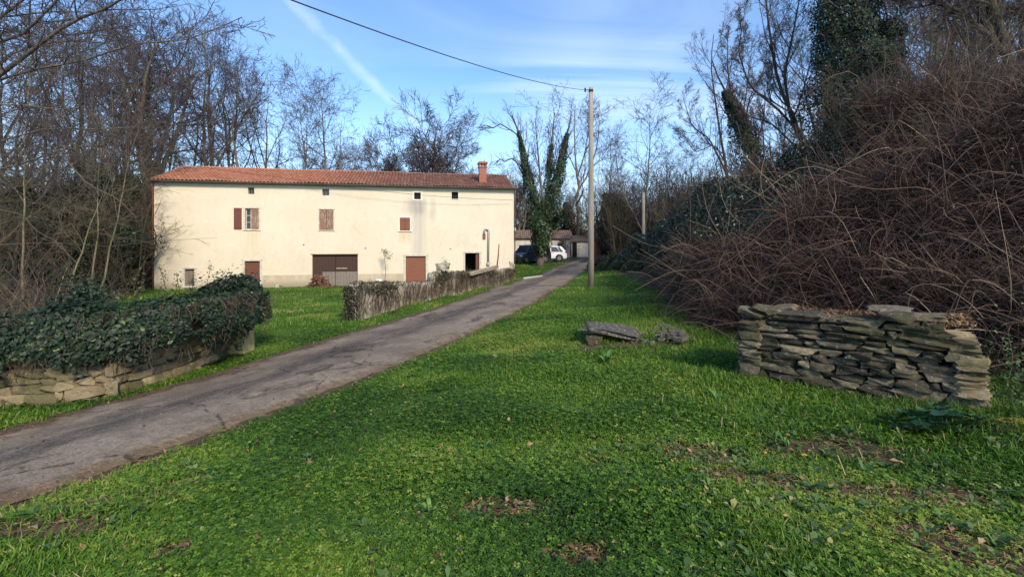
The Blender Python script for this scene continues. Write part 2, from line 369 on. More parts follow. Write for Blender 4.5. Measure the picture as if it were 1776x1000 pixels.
# lane: one sheet with ragged edges and worn wheel tracks
def b_road(t, bs):
    p = t.geo('Position'); w = t.attr('across')
    n1 = t.noise(p, 1.1, 4, .6, .6); n2 = t.noise(p, 9, 6, .7); n3 = t.noise(p, 120, 3, .6)
    lane = t.attr('along')
    q = t.comb(t.m('MULTIPLY', w, 3.0), t.m('MULTIPLY', lane, .35), 0.0)
    ns = t.noise(q, 1.6, 6, .68, .5)
    # old pale tarmac at the sides, darker resurfaced strip left of the middle
    d = t.m('ABSOLUTE', t.m('SUBTRACT', w, t.m('MULTIPLY_ADD', t.noise(q, .7, 2), .22, .30)))
    dark = t.m('MULTIPLY', t.m('SUBTRACT', 1.0, t.ss(d, .06, .26)), t.ss(ns, .30, .56))
    c = t.mix(t.ss(n1, .3, .7), (0.215, 0.172, 0.128), (0.36, 0.292, 0.218))
    c = t.mix(t.m('MULTIPLY', t.ss(n2, .45, .7), .5), c, (0.105, 0.092, 0.080))
    n4 = t.noise(p, 38, 5, .8); c = t.mix(t.m('MULTIPLY', t.ss(n4, .46, .60), .55), c, (0.095, 0.080, 0.065))
    c = t.mix(t.m('MULTIPLY', t.m('MULTIPLY', dark, t.ss(n4, .30, .52)), .85), c, (0.068, 0.061, 0.057))
    c = t.mix(t.m('MULTIPLY', t.ss(ns, .56, .64), .75), c, (0.055, 0.043, 0.034))
    edge = t.m('ABSOLUTE', t.m('MULTIPLY_ADD', w, 2.0, -1.0))
    c = t.mix(t.m('MULTIPLY', t.ss(t.m('MULTIPLY_ADD', n2, .35, edge), .98, 1.15), .8), c, (0.13, 0.095, 0.06))
    c = t.mix(t.ss(n3, .60, .75), c, (0.30, 0.27, 0.24)); c = t.mix(t.m('MULTIPLY', t.ss(n3, .30, .40), -.5), c, c)
    # repaired crack lines
    v = t.vor(t.vm('ADD', t.scale(p, (1, 1, 1)), t.comb(t.m('MULTIPLY', n1, .6), 0.0, 0.0)), .55, 'Distance', 'DISTANCE_TO_EDGE')
    c = t.mix(t.m('MULTIPLY', t.m('MULTIPLY', t.m('SUBTRACT', 1.0, t.ss(v, .0, .016)), t.ss(n2, .42, .54)), .75), c, (0.035, 0.03, 0.026))
    t.put(bs.inputs['Base Color'], c); bs.inputs['Roughness'].default_value = .95; bs.inputs['Specular IOR Level'].default_value = .08
    t.put(bs.inputs['Normal'], t.bump(t.m('ADD', t.m('ADD', n3, n4), t.m('MULTIPLY', n2, 2.0)), .8, .015))
M_ROAD = mat('road', b_road)
def build_road():
    nA, nW = 1400, 20
    a = resample(RF, nA); b = resample(RN, nA); s = np.linspace(0, 1, nW)
    al = np.r_[0, np.cumsum(np.linalg.norm(np.diff(((a + b) / 2)[:, :2], axis=0), axis=1))]
    jit = lambda k: (0.06 * np.sin(al * 2.3 + k) + 0.05 * np.sin(al * 5.7 + 2 * k) + .035 * np.sin(al * 13 + k * 3) + 0.02 * np.random.RandomState(k).randn(nA))
    W = b - a; L = np.linalg.norm(W[:, :2], axis=1)[:, None]; Wn = W / L
    a = a + Wn * jit(1)[:, None]; b = b + Wn * jit(5)[:, None]
    P = a[:, None] * (1 - s)[None, :, None] + b[:, None] * s[None, :, None]
    z = gz0(P[..., 0], P[..., 1]) + 0.012 + 0.03 * (1 - (2 * s[None] - 1) ** 2) + 0.006 * wav(P[..., 0], P[..., 1], 1.7)
    z[:, 0] -= .06; z[:, -1] -= .06
    P[..., 2] = z
    i = np.arange(nA * nW).reshape(nA, nW)
    Q = np.stack([i[:-1, :-1], i[:-1, 1:], i[1:, 1:], i[1:, :-1]], -1).reshape(-1, 4)
    tag(mesh_np('road', P.reshape(-1, 3), Q, M_ROAD, smooth=True, extra={'across': np.tile(s, nA), 'along': np.repeat(al, nW)}), kind='structure')
build_road()

# ------------------------------------------------------------------ farmhouse
HXL, HYL, HZ0 = -23.44, 30.2, EYE - 3.13
HA = math.atan2(4.5, 23.57); HC, HS = math.cos(HA), math.sin(HA); HL = 24.0; HH = 7.21; HD = 7.4; RIDGE = 8.62
def fac(u, v):
    """facade coordinates (metres from the left corner, metres up) of a pixel"""
    a = (u - CU) / F; s = (a * HYL - HXL) / (HC - a * HS); y = HYL + HS * s
    return s, EYE - (v - HV) / F * y - HZ0
def rect(u0, v0, u1, v1):
    s0, z1 = fac(u0, v0); s1, z0 = fac(u1, v1); return [s0, s1, z0, z1]
A1, A2, A3, A4 = rect(430, 325, 441, 336.5), rect(559, 327.5, 571, 339), rect(718, 333.5, 730, 346), rect(783, 332.5, 795, 345.5)
W1, W2, W3 = rect(425, 361, 449, 398), rect(553.5, 362.5, 578.5, 399.5), rect(693, 377, 711.5, 400.5)
W0 = rect(320, 466, 337.5, 496); D1 = rect(424, 452.5, 451, 499); GA = rect(541.5, 441.5, 620.5, 498); D3 = rect(703.5, 444, 738.5, 494); D4 = rect(806.5, 438.5, 831.5, 494)
for r in (D1, GA, D3, D4): r[2] = 0.03
OPEN = [A1, A2, A3, A4, W1, W2, W3, W0, D1, GA, D3, D4]

def boxmask(t, x, z, x0, x1, z0, z1, sx, sz):
    a = t.m('MULTIPLY', t.ss(x, x0 - sx, x0 + sx), t.m('SUBTRACT', 1.0, t.ss(x, x1 - sx, x1 + sx)))
    b = t.m('MULTIPLY', t.ss(z, z0 - sz, z0 + sz), t.m('SUBTRACT', 1.0, t.ss(z, z1 - sz, z1 + sz)))
    return t.m('MULTIPLY', a, b)
def b_plaster(t, bs):
    p = t.coord('Object'); x, y, z = t.sep(p)
    n1 = t.noise(p, .35, 4); n2 = t.noise(t.scale(p, (1, 1, .35)), 2.6, 6, .65); n3 = t.noise(p, 40, 4)
    drip = t.noise(t.scale(p, (5, 5, .25)), 1.0, 5, .6)
    c = t.mix(t.ss(n1, .3, .7), (0.665, 0.588, 0.455), (0.62, 0.545, 0.412))
    c = t.mix(t.m('MULTIPLY', t.ss(n2, .45, .75), .45), c, (0.58, 0.50, 0.37))
    c = t.mix(t.m('MULTIPLY', t.ss(t.noise(t.scale(p, (1, 1, 2.2)), .9, 5, .7, .8), .55, .75), .30), c, (0.80, 0.75, 0.62))
    # right-hand part of the house is a touch greyer and more weathered
    c = t.mix(t.m('MULTIPLY', t.ss(x, 13, 18), .22), c, (0.66, 0.61, 0.50))
    c = t.mix(t.m('MULTIPLY', t.ss(t.noise(t.scale(p, (1, 1, .6)), 1.3, 7, .75, 1.2), .52, .66), .35), c, (0.54, 0.46, 0.33))
    cr = t.vor(t.vm('ADD', p, t.vm('SCALE', t.comb(n1, n2, n2), None) if False else t.comb(t.m('MULTIPLY', n2, .8), 0.0, t.m('MULTIPLY', n1, 1.5))), .38, 'Distance', 'DISTANCE_TO_EDGE'); c = t.mix(t.m('MULTIPLY', t.m('MULTIPLY', t.m('SUBTRACT', 1.0, t.ss(cr, .0, .008)), t.ss(n1, .45, .6)), .25), c, (0.32, 0.27, 0.19))
    # grey rain stains below the third attic opening
    s0 = A3[0]; zt = A3[2]
    m1 = boxmask(t, t.m('MULTIPLY_ADD', n2, .5, x), z, s0 - .35, s0 + 1.05, zt - 1.0, zt + .05, .35, .35)
    m2 = boxmask(t, t.m('MULTIPLY_ADD', n2, .5, x), z, s0 + .15, s0 + 1.0, zt - 4.4, zt - .2, .35, .9)
    m4 = boxmask(t, t.m('MULTIPLY_ADD', n2, .4, x), z, s0 + 1.35, s0 + 1.75, zt - 1.5, zt + .1, .15, .5)
    st = t.m('MULTIPLY', t.m('ADD', t.m('MULTIPLY', m1, .9), t.m('ADD', t.m('MULTIPLY', m2, .75), t.m('MULTIPLY', m4, .55))), t.m('MULTIPLY_ADD', t.ss(drip, .30, .60), .45, .45))
    c = t.mix(t.m('MULTIPLY', st, .72, None, True), c, (0.33, 0.31, 0.285))
    # streaks under window sills and lintels
    for r, k, col in ((W1, 1.8, (0.58, 0.47, 0.27)), (W3, .75, (0.56, 0.40, 0.20)), (W2, 1.2, (0.66, 0.60, 0.46))):
        mm = boxmask(t, x, z, r[0] - .05, r[1] + .05, r[2] - k, r[2], .12, .35)
        c = t.mix(t.m('MULTIPLY', t.m('MULTIPLY', mm, t.ss(drip, .30, .62)), .55), c, col)
    # streaky darker band just below the eaves and base grime
    c = t.mix(t.m('MULTIPLY', t.m('MULTIPLY', t.ss(z, 6.7, 7.2), t.ss(drip, .45, .7)), .45), c, (0.46, 0.42, 0.33))
    # bare render band along the foot
    pl = t.m('SUBTRACT', 1.0, t.ss(z, .86, .90)); pl = t.m('MULTIPLY', pl, t.ss(x, 3.5, 4.6))
    c = t.mix(pl, c, t.mix(t.ss(n2, .3, .7), (0.40, 0.345, 0.245), (0.52, 0.45, 0.32)))
    c = t.mix(t.m('MULTIPLY', t.m('SUBTRACT', 1.0, t.ss(t.m('MULTIPLY_ADD', n2, -.5, z), -.1, .35)), .8), c, (0.27, 0.235, 0.16))
    t.put(bs.inputs['Base Color'], c); bs.inputs['Roughness'].default_value = .92; bs.inputs['Specular IOR Level'].default_value = .12
    t.put(bs.inputs['Normal'], t.bump(t.m('ADD', n3, t.m('MULTIPLY', n2, 3.0)), .35, .012))
M_PLASTER = mat('plaster', b_plaster)
M_WHITE = simple('white_plaster', (0.68, 0.66, 0.60), (0.76, 0.74, 0.69), 5, .9)
M_FRAME = simple('stone_frame', (0.42, 0.39, 0.32), (0.62, 0.58, 0.48), 7, .9, bump=.6)
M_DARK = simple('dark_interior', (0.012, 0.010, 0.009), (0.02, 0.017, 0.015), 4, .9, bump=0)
M_GUTTER = simple('gutter_metal', (0.12, 0.115, 0.10), (0.19, 0.18, 0.155), 3, .6, .3)
M_ZINC = simple('zinc', (0.34, 0.34, 0.34), (0.50, 0.50, 0.50), 5, .5, .5, bump=.1)
M_RUST = simple('rust', (0.20, 0.065, 0.03), (0.34, 0.12, 0.055), 6, .85)
def wood(name, c1, c2, worn=None, horiz=True, wa=.45, pitch=8.0):
    def b(t, bs):
        p = t.coord('Object'); x, y, z = t.sep(p)
        g = t.noise(t.scale(p, (1.2, 1.2, 14) if horiz else (14, 14, 1.2)), 3, 5, .65)
        c = t.mix(t.ss(g, .3, .7), c1, c2)
        if worn:
            wn = t.noise(t.scale(p, (9, 9, 2.2)), 2.0, 6, .75)
            c = t.mix(t.ss(wn, wa, wa + .12), c, worn)
        l = t.m('ABSOLUTE', t.m('SUBTRACT', t.m('FRACT', t.m('MULTIPLY', z if horiz else x, pitch)), .5))
        c = t.mix(t.m('MULTIPLY', t.ss(l, .44, .49), .7), c, (c1[0] * .3, c1[1] * .3, c1[2] * .3))
        t.put(bs.inputs['Base Color'], c); bs.inputs['Roughness'].default_value = .75; bs.inputs['Specular IOR Level'].default_value = .25
        t.put(bs.inputs['Normal'], t.bump(t.m('SUBTRACT', g, t.ss(l, .42, .5)), .5, .015))
    return mat(name, b)
M_DOOR = wood('brown_boards', (0.125, 0.048, 0.032), (0.165, 0.066, 0.043))
M_DOOR3 = wood('red_brown_boards', (0.19, 0.075, 0.048), (0.24, 0.10, 0.062))
M_GARAGE = wood('garage_boards', (0.048, 0.027, 0.020), (0.072, 0.040, 0.030), None, False, pitch=5)
M_GARAGEL = wood('weathered_boards', (0.16, 0.135, 0.115), (0.25, 0.21, 0.18), (0.10, 0.07, 0.055), False, .56, pitch=5)
M_SHUT = wood('painted_shutter', (0.135, 0.050, 0.038), (0.17, 0.065, 0.048), None, True, pitch=11)
M_SHUTW = wood('peeling_shutter', (0.20, 0.10, 0.065), (0.27, 0.155, 0.10), (0.38, 0.335, 0.27), False, .50, pitch=6)
M_BARE = wood('grey_wood', (0.13, 0.105, 0.08), (0.24, 0.20, 0.15), None, False, pitch=5)
M_BEAM = simple('old_beam', (0.24, 0.19, 0.14), (0.42, 0.36, 0.28), 6, .85, stretch=(.4, 3, 3))
def b_glass(t, bs):
    bs.inputs['Base Color'].default_value = (0.02, 0.025, 0.03, 1); bs.inputs['Roughness'].default_value = .08; bs.inputs['Specular IOR Level'].default_value = .7
M_GLASS = mat('glass', b_glass)
def b_brick(t, bs):
    n = t.n.new('ShaderNodeTexBrick'); p = t.coord('Object'); x, y, z = t.sep(p)
    t.put(n.inputs['Vector'], t.comb(t.m('ADD', x, y), z, 0.0)); n.inputs['Scale'].default_value = 1
    n.inputs['Brick Width'].default_value = .2; n.inputs['Row Height'].default_value = .09; n.inputs['Mortar Size'].default_value = .006
    n.inputs['Color1'].default_value = (0.27, 0.085, 0.055, 1); n.inputs['Color2'].default_value = (0.34, 0.12, 0.075, 1); n.inputs['Mortar'].default_value = (0.26, 0.16, 0.12, 1)
    g = t.noise(p, 4, 5, .7)
    t.put(bs.inputs['Base Color'], t.mix(t.m('MULTIPLY', t.ss(g, .5, .75), .5), n.outputs[0], (0.16, 0.09, 0.07))); bs.inputs['Roughness'].default_value = .9
    t.put(bs.inputs['Normal'], t.bump(n.outputs[1], -.5, .01))
M_BRICK = mat('brick', b_brick)
def b_tile(t, bs):
    p = t.coord('Object'); x, y, z = t.sep(p); f = t.attr('tint')
    n = t.noise(p, 1.2, 5, .7); n2 = t.noise(p, 9, 5, .7)
    new = t.mix(f, (0.34, 0.135, 0.078), (0.45, 0.20, 0.12)); old = t.mix(f, (0.15, 0.075, 0.055), (0.30, 0.15, 0.105))
    age = t.m('ADD', t.ss(x, 8, 17), t.m('MULTIPLY', t.m('SUBTRACT', n, .5), .8), None, True)
    c = t.mix(age, new, old)
    c = t.mix(t.m('MULTIPLY', t.ss(n2, .5, .72), t.m('MULTIPLY_ADD', age, .5, .2)), c, (0.10, 0.065, 0.05))
    c = t.mix(t.m('MULTIPLY', t.ss(t.noise(p, 5, 4), .62, .75), .3), c, (0.45, 0.36, 0.26))
    t.put(bs.inputs['Base Color'], c); bs.inputs['Roughness'].default_value = .85; bs.inputs['Specular IOR Level'].default_value = .2
    t.put(bs.inputs['Normal'], t.bump(n2, .4, .01))
M_TILE = mat('roof_tiles', b_tile)
def b_tile2(t, bs):
    p = t.coord('Object'); f = t.attr('tint'); n2 = t.noise(p, 3, 5, .7)
    c = t.mix(f, (0.13, 0.085, 0.065), (0.25, 0.165, 0.12)); c = t.mix(t.m('MULTIPLY', t.ss(n2, .45, .7), .7), c, (0.10, 0.085, 0.065))
    t.put(bs.inputs['Base Color'], c); bs.inputs['Roughness'].default_value = .9
M_TILEOLD = mat('old_roof_tiles', b_tile2)

def tiled_slope(x0, x1, ya, za, yb, zb, wave=.235, row=.40, amp=.045, seed=0):
    """barrel tiles laid from the eave (ya,za) up to the ridge (yb,zb); returns verts, quads, tint"""
    rng = np.random.RandomState(seed); L = math.hypot(yb - ya, zb - za); nr = max(2, round(L / row)); nw = max(2, round((x1 - x0) / wave)); per = 8
    xs = np.linspace(x0, x1, nw * per + 1); ph = np.linspace(0, nw, nw * per + 1) % 1.0
    prof = amp * np.where(ph < .62, np.sin(ph / .62 * np.pi) ** .7, -0.55 * np.sin((ph - .62) / .38 * np.pi) ** .8)
    ny, nz = -(zb - za) / L, (yb - ya) / L
    Vs, Qs, Ts, b = [], [], [], 0; col = np.minimum((np.linspace(0, nw, nw * per + 1)).astype(int), nw - 1)
    tn = rng.rand(nr, nw)
    sag = 0.02 * np.sin(xs * .7) + .012 * np.sin(xs * 2.1)
    for r in range(nr):
        jit = rng.normal(0, .012, nw)[col]
        for e, (t, up) in enumerate(((r / nr, .030), ((r + 1.12) / nr, .0))):
            tt = t + (jit / L if e == 0 else 0)
            h = prof + up + .02 + sag
            Vs.append(np.stack([xs, ya + (yb - ya) * tt + ny * h, za + (zb - za) * tt + nz * h], 1)); Ts.append(tn[r][col])
        n = len(xs); i = np.arange(n - 1) + b
        Qs.append(np.stack([i, i + 1, i + 1 + n, i + n], 1)); b += 2 * n
    # lowest row gets an end face so the barrels show thickness
    n = len(xs); V0 = Vs[0].copy(); V1 = V0.copy(); V1[:, 1] -= ny * .028; V1[:, 2] -= nz * .028
    Vs += [V0, V1]; Ts += [tn[0][col] * .4] * 2; i = np.arange(n - 1) + b; Qs.append(np.stack([i + n, i + n + 1, i + 1, i], 1))
    return np.concatenate(Vs), np.concatenate(Qs), np.concatenate(Ts)

def wall_sheet(mb, L, H, openings, reveal=.28, z_low=-.4):
    xs = sorted({0, L, *[o[0] for o in openings], *[o[1] for o in openings]}); zs = sorted({z_low, H, *[o[2] for o in openings], *[o[3] for o in openings]})
    inside = lambda x, z: any(o[0] < x < o[1] and o[2] < z < o[3] for o in openings)
    for a, b in zip(xs[:-1], xs[1:]):
        for c, d in zip(zs[:-1], zs[1:]):
            if not inside((a + b) / 2, (c + d) / 2): mb.add([(a, 0, c), (b, 0, c), (b, 0, d), (a, 0, d)], [(0, 1, 2, 3)])
    for o in openings:
        a, b, c, d = o; r = reveal
        mb.add([(a, 0, c), (a, r, c), (a, r, d), (a, 0, d)], [(0, 1, 2, 3)]); mb.add([(b, 0, c), (b, r, c), (b, r, d), (b, 0, d)], [(3, 2, 1, 0)])
        mb.add([(a, 0, d), (b, 0, d), (b, r, d), (a, r, d)], [(0, 1, 2, 3)]); mb.add([(a, 0, c), (b, 0, c), (b, r, c), (a, r, c)], [(3, 2, 1, 0)])
def frame_mb(r, w, out=.02, depth=.12, sill=0.0, top=True, foot=False):
    mb = MB(); a, b, c, d = r; e = .003
    mb.box(a - w, a + e * 4, -out, depth, c if not foot else c - .02, d + e, .008); mb.box(b - e * 4, b + w, -out, depth, c if not foot else c - .02, d + e, .008)
    if top: mb.box(a - w - .04, b + w + .04, -out - .012, depth, d - e * 4, d + w, .01)
    if not foot: mb.box(a - w - sill, b + w + sill, -out - .03 - sill, depth, c - w * .9, c + e * 4, .01)
    return mb
def build_house():
    h = thing('farmhouse', 'long three-storey cream farmhouse with low red tiled roof beyond the lane', 'house', (HXL, HYL, HZ0), HA)
    mb = MB(); wall_sheet(mb, HL, HH, OPEN)
    mb.add([(0, 0, -.4), (0, HD, -.4), (0, HD, HH), (0, HD / 2, RIDGE - .02), (0, 0, HH)], [(4, 3, 2, 1, 0)])
    mb.add([(HL, 0, -.4), (HL, HD, -.4), (HL, HD, HH), (HL, HD / 2, RIDGE - .02), (HL, 0, HH)], [(0, 1, 2, 3, 4)])
    mb.add([(0, HD, -.4), (HL, HD, -.4), (HL, HD, HH), (0, HD, HH)], [(3, 2, 1, 0)])
    wl = mb.build('wall', M_PLASTER, h)
    # dark rooms behind open holes
    # roof
    ov = .36; zs = (RIDGE - HH) / (HD / 2)
    V1, Q1, T1 = tiled_slope(-.12, HL + .12, -ov, HH - ov * zs * .35 + .02, HD / 2, RIDGE, seed=1)
    V2, Q2, T2 = tiled_slope(-.12, HL + .12, HD + ov, HH - ov * zs * .35, HD / 2, RIDGE, seed=2)
    V, Qd = join([(V1, Q1), (V2, Q2[:, ::-1])])
    rf = mesh_np('roof', V, Qd, M_TILE, h, tint=np.r_[T1, T2], smooth=False)
    rt = MB()
    n = int(HL / .4)
    for i in range(n):
        x = -.1 + i * (HL + .2) / n; dz = .01 * math.sin(i * 1.7) + .02 * math.sin(i * .25)
        k = 7; a = [math.pi * j / (k - 1) for j in range(k)]
        ring = lambda xx, rr: [(xx, HD / 2 + rr * math.cos(q), RIDGE + .02 + dz + rr * .8 * math.sin(q)) for q in a]
        vs = ring(x, .125) + ring(x + .45, .10); rt.add(vs, [(j, j + 1, j + 1 + k, j + k) for j in range(k - 1)])
    me = rt.build('ridge_tiles', M_TILE, rf)
    a_ = me.data.attributes.new('tint', 'FLOAT', 'POINT'); a_.data.foreach_set('value', np.random.RandomState(4).rand(len(me.data.vertices)).astype(np.float32))
    MB().box(-.1, HL + .1, -ov + .06, .02, HH - .16, HH - .13).box(-.1, HL + .1, .003, .03, HH - .18, HH - .005).build('soffit', M_GUTTER, rf)
    # gutter: half round channel
    g = MB(); k = 9; a = [math.pi + math.pi * j / (k - 1) for j in range(k)]
    ring = lambda x, rr: [(x, -ov - .04 + rr * math.cos(q), HH - .045 + rr * math.sin(q)) for q in a]
    vs = ring(-.15, .085) + ring(HL + .15, .085) + ring(-.15, .075) + ring(HL + .15, .075)
    g.add(vs, [(j, j + k, j + k + 1, j + 1) for j in range(k - 1)] + [(2 * k + j, 2 * k + j + 1, 3 * k + j + 1, 3 * k + j) for j in range(k - 1)]); g.build('gutter', M_GUTTER, h, True)
    MB().tube([(HL + .07, -.30, HH - .1), (HL + .07, -.06, HH - .55), (HL + .07, -.05, .2)], .045).build('downpipe', M_GUTTER, h, True)
    MB().tube([(-.06, -.30, HH - .1), (-.06, -.05, HH - .5), (-.06, -.04, .2)], .035).build('downpipe', M_RUST, h, True)
    # chimney
    s0, _ = fac(833.5, 310); s1, _ = fac(846.5, 310); ycm = 1.1; zb = HH + zs * ycm; w = (s1 - s0) * 1.0
    c = MB().box(s0, s1, ycm - w / 2, ycm + w / 2, zb - .3, zb + 1.22, .01).build('chimney', M_BRICK, h)
    tag(c, 'red brick chimney with a pierced cap near the right end of the roof')
    MB().box(s0 - .03, s1 + .03, ycm - w / 2 - .05, ycm - w / 2 - .004, zb - .28, zb - .06, .01).build('flashing', M_WHITE, c)
    cap = MB().box(s0 - .05, s1 + .05, ycm - w / 2 - .05, ycm + w / 2 + .05, zb + 1.18, zb + 1.27, .015)
    for xx in (s0 - .02, (s0 + s1) / 2 - .055, s1 - .09):
        for yy in (ycm - w / 2 - .02, ycm + w / 2 - .09): cap.box(xx, xx + .11, yy, yy + .11, zb + 1.262, zb + 1.47)
    cap.box(s0 - .09, s1 + .09, ycm - w / 2 - .09, ycm + w / 2 + .09, zb + 1.465, zb + 1.56, .02).box(s0 - .05, s1 + .05, ycm - w / 2 - .05, ycm + w / 2 + .05, zb + 1.558, zb + 1.64, .02)
    cap.build('chimney_cap', M_TILEOLD if False else M_BRICK, c)
    # attic windows
    for i, r in enumerate((A1, A2, A3, A4)):
        q = MB().box(r[0] + .004, r[1] - .004, .24, .27, r[2] + .004, r[3] - .004).build('window', M_GLASS if i < 2 else M_DARK, h)
        tag(q, ('small square attic opening, leftmost under the eaves', 'small square attic opening above the peeling shutters', 'small black attic opening with white surround and grey stain below', 'small black attic opening left of the chimney')[i])
        f = MB(); m = (r[0] + r[1]) / 2
        if i < 2:
            f.box(m - .02, m + .02, .17, .235, r[2] + .003, r[3] - .003); f.box(r[0] + .003, r[0] + .045, .17, .235, r[2], r[3]); f.box(r[1] - .045, r[1] - .003, .17, .235, r[2], r[3]); f.build('frame', M_BARE, q)
        else:
            wd = .10 if i == 2 else .035
            frame_mb(r, wd, .012, .02, .0).build('frame', M_WHITE, q)
    # window 1: one leaf open against the wall, the other closed
    def shutter(a, b, c, d, y, m, parent, label=None, ver=False):
        s = MB().box(a, b, y - .035, y, c, d, .006)
        o = s.build('shutter', m, parent)
        if label: tag(o, label)
        for zz in (c + .14, d - .21): MB().box(a + .01, b - .01, y - .055, y - .034, zz, zz + .07).build('batten', m, o)
        return o
    w1 = MB().box(W1[0] + .004, W1[1] - .004, .20, .22, W1[2] + .004, W1[3] - .004).build('window', M_GLASS, h); tag(w1, 'window with one shutter leaf open and one closed')
    frame_mb(W1, .09, .012, .10, .02).build('frame', M_FRAME, w1)
    sh = MB(); m = W1[0] + .30; sh.box(W1[0] + .02, W1[0] + .06, .14, .19, W1[2] + .01, W1[3] - .01); sh.box(m, m + .04, .14, .19, W1[2] + .01, W1[3] - .01)
    for k in range(4): z = W1[2] + .02 + k * (W1[3] - W1[2] - .06) / 3; sh.box(W1[0] + .06, m, .145, .185, z, z + .035)
    sh.build('sash', M_FRAME, w1)
    r = rect(406, 360.5, 419.5, 397.5); shutter(r[0], r[1], r[2], r[3], -.025, M_SHUT, w1, 'open red-brown shutter leaf folded back on the wall')
    shutter(W1[0] + .38, W1[1] - .01, W1[2] + .01, W1[3] - .01, .06, M_SHUTW, w1, 'closed shutter leaf with peeling paint')
    w2 = MB().box(W2[0] + .004, W2[1] - .004, .20, .22, W2[2] + .004, W2[3] - .004).build('window', M_DARK, h); tag(w2, 'window closed by two peeling shutters')
    frame_mb(W2, .05, .010, .10, .02).build('frame', M_FRAME, w2); m = (W2[0] + W2[1]) / 2
    shutter(W2[0] + .01, m - .012, W2[2] + .01, W2[3] - .01, .05, M_SHUTW, w2); shutter(m + .012, W2[1] - .01, W2[2] + .01, W2[3] - .01, .05, M_SHUTW, w2)
    w3 = MB().box(W3[0] + .004, W3[1] - .004, .20, .22, W3[2] + .004, W3[3] - .004).build('window', M_DARK, h); tag(w3, 'small window closed by red-brown shutters over a stone sill')
    frame_mb(W3, .06, .012, .10, .05).build('frame', M_WHITE, w3); m = (W3[0] + W3[1]) / 2
    shutter(W3[0] + .01, m - .005, W3[2] + .01, W3[3] - .01, .04, M_DOOR3, w3); shutter(m + .005, W3[1] - .01, W3[2] + .01, W3[3] - .01, .04, M_DOOR3, w3)
    w0 = MB().box(W0[0] + .004, W0[1] - .004, .16, .20, W0[2] + .004, W0[3] - .004).build('window', M_BARE, h); tag(w0, 'boarded ground-floor window in a stone surround at the left')
    frame_mb(W0, .11, .02, .12, .03).build('frame', M_FRAME, w0)
    # doors
    def door(r, m, lab, fw, fm, y=.12):
        d = MB().box(r[0] + .004, r[1] - .004, y, y + .05, r[2], r[3] - .004, .003).build('door', m, h); tag(d, lab)
        frame_mb(r, fw, .02, y - .003, foot=True).build('frame', fm, d)
        MB().box(r[1] - .14, r[1] - .10, y - .05, y + .002, r[2] + .95, r[2] + 1.05, .008).build('handle', M_GUTTER, d); return d
    door(D1, M_DOOR, 'narrow red-brown plank door at the left of the facade', .13, M_FRAME)
    door(D3, M_DOOR3, 'wide red-brown plank door in the middle of the facade', .16, M_FRAME)
    # garage: dark boards above, grey weathered boards low down
    zc = GA[2] + (GA[3] - GA[2]) * .47; xm = GA[0] + .62
    gd = MB().box(GA[0] + .004, GA[1] - .004, .18, .23, zc, GA[3] - .004).box(GA[0] + .004, xm, .18, .23, GA[2], zc - .001).build('garage_door', M_GARAGE, h); tag(gd, 'wide dark wooden garage doors, lower boards grey')
    MB().box(xm + .01, GA[1] - .01, .165, .21, GA[2] + .02, zc - .02).build('lower_panel', M_GARAGEL, gd)
    MB().box(GA[0] + 1.55, GA[0] + 2.3, .13, .16, zc + .18, zc + .25).build('crossbar', M_BEAM, gd)
    MB().box((GA[0] + GA[1]) / 2 - .012, (GA[0] + GA[1]) / 2 + .012, .145, .164, GA[2] + .03, GA[3] - .02).build('meeting_strip', M_DARK, gd)
    MB().box(GA[0] - .12, GA[1] + .05, -.03, .10, GA[3] - .002, GA[3] + .05, .01).build('lintel', M_BARE, gd)
    # open doorway with its leaf swung inside
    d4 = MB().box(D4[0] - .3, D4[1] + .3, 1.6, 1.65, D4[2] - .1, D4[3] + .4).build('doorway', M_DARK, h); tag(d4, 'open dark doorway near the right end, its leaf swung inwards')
    frame_mb(D4, .13, .02, .20, foot=True).build('frame', M_FRAME, d4)
    MB().box(D4[1] - .26, D4[1] - .02, .12, .16, D4[2], D4[3] - .02).build('door_leaf', M_DOOR, d4)
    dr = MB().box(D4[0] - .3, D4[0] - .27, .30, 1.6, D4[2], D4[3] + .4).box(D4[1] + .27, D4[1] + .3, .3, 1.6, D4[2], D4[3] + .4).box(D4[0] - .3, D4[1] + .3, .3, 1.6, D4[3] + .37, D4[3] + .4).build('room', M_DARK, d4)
    # stove pipe hooked over a small vent box
    s, zt = fac(844, 396); s2, zb2 = fac(847, 457); sb, zbx = fac(840, 410)
    pts = [(sb - .02, -.10, zt - .45)] + [(sb + .15 - .17 * math.cos(q), -.12, zt - .25 + .22 * math.sin(q)) for q in np.linspace(0, math.pi, 9)] + [(s2 - .02, -.12, zb2)]
    vp = MB().tube(pts, .065, 10).build('vent_pipe', M_ZINC, h, True); tag(vp, 'pale hooked metal pipe on the wall')
    MB().box(s2 - .12, s2 + .10, -.20, -.05, zb2 - .10, zb2 + .12, .02).build('trap', M_ZINC, vp)
    MB().box(sb - .12, sb + .08, -.10, -.002, zbx - .18, zbx + .18, .01).build('vent_box', M_RUST, h)
    for u, v in ((527, 424), (781, 431.5), (634, 430)):
        a, z = fac(u, v); MB().tube([(a, -.05, z), (a, .05, z)], .045, 7).build('iron_stub', M_GUTTER, h)
build_house()

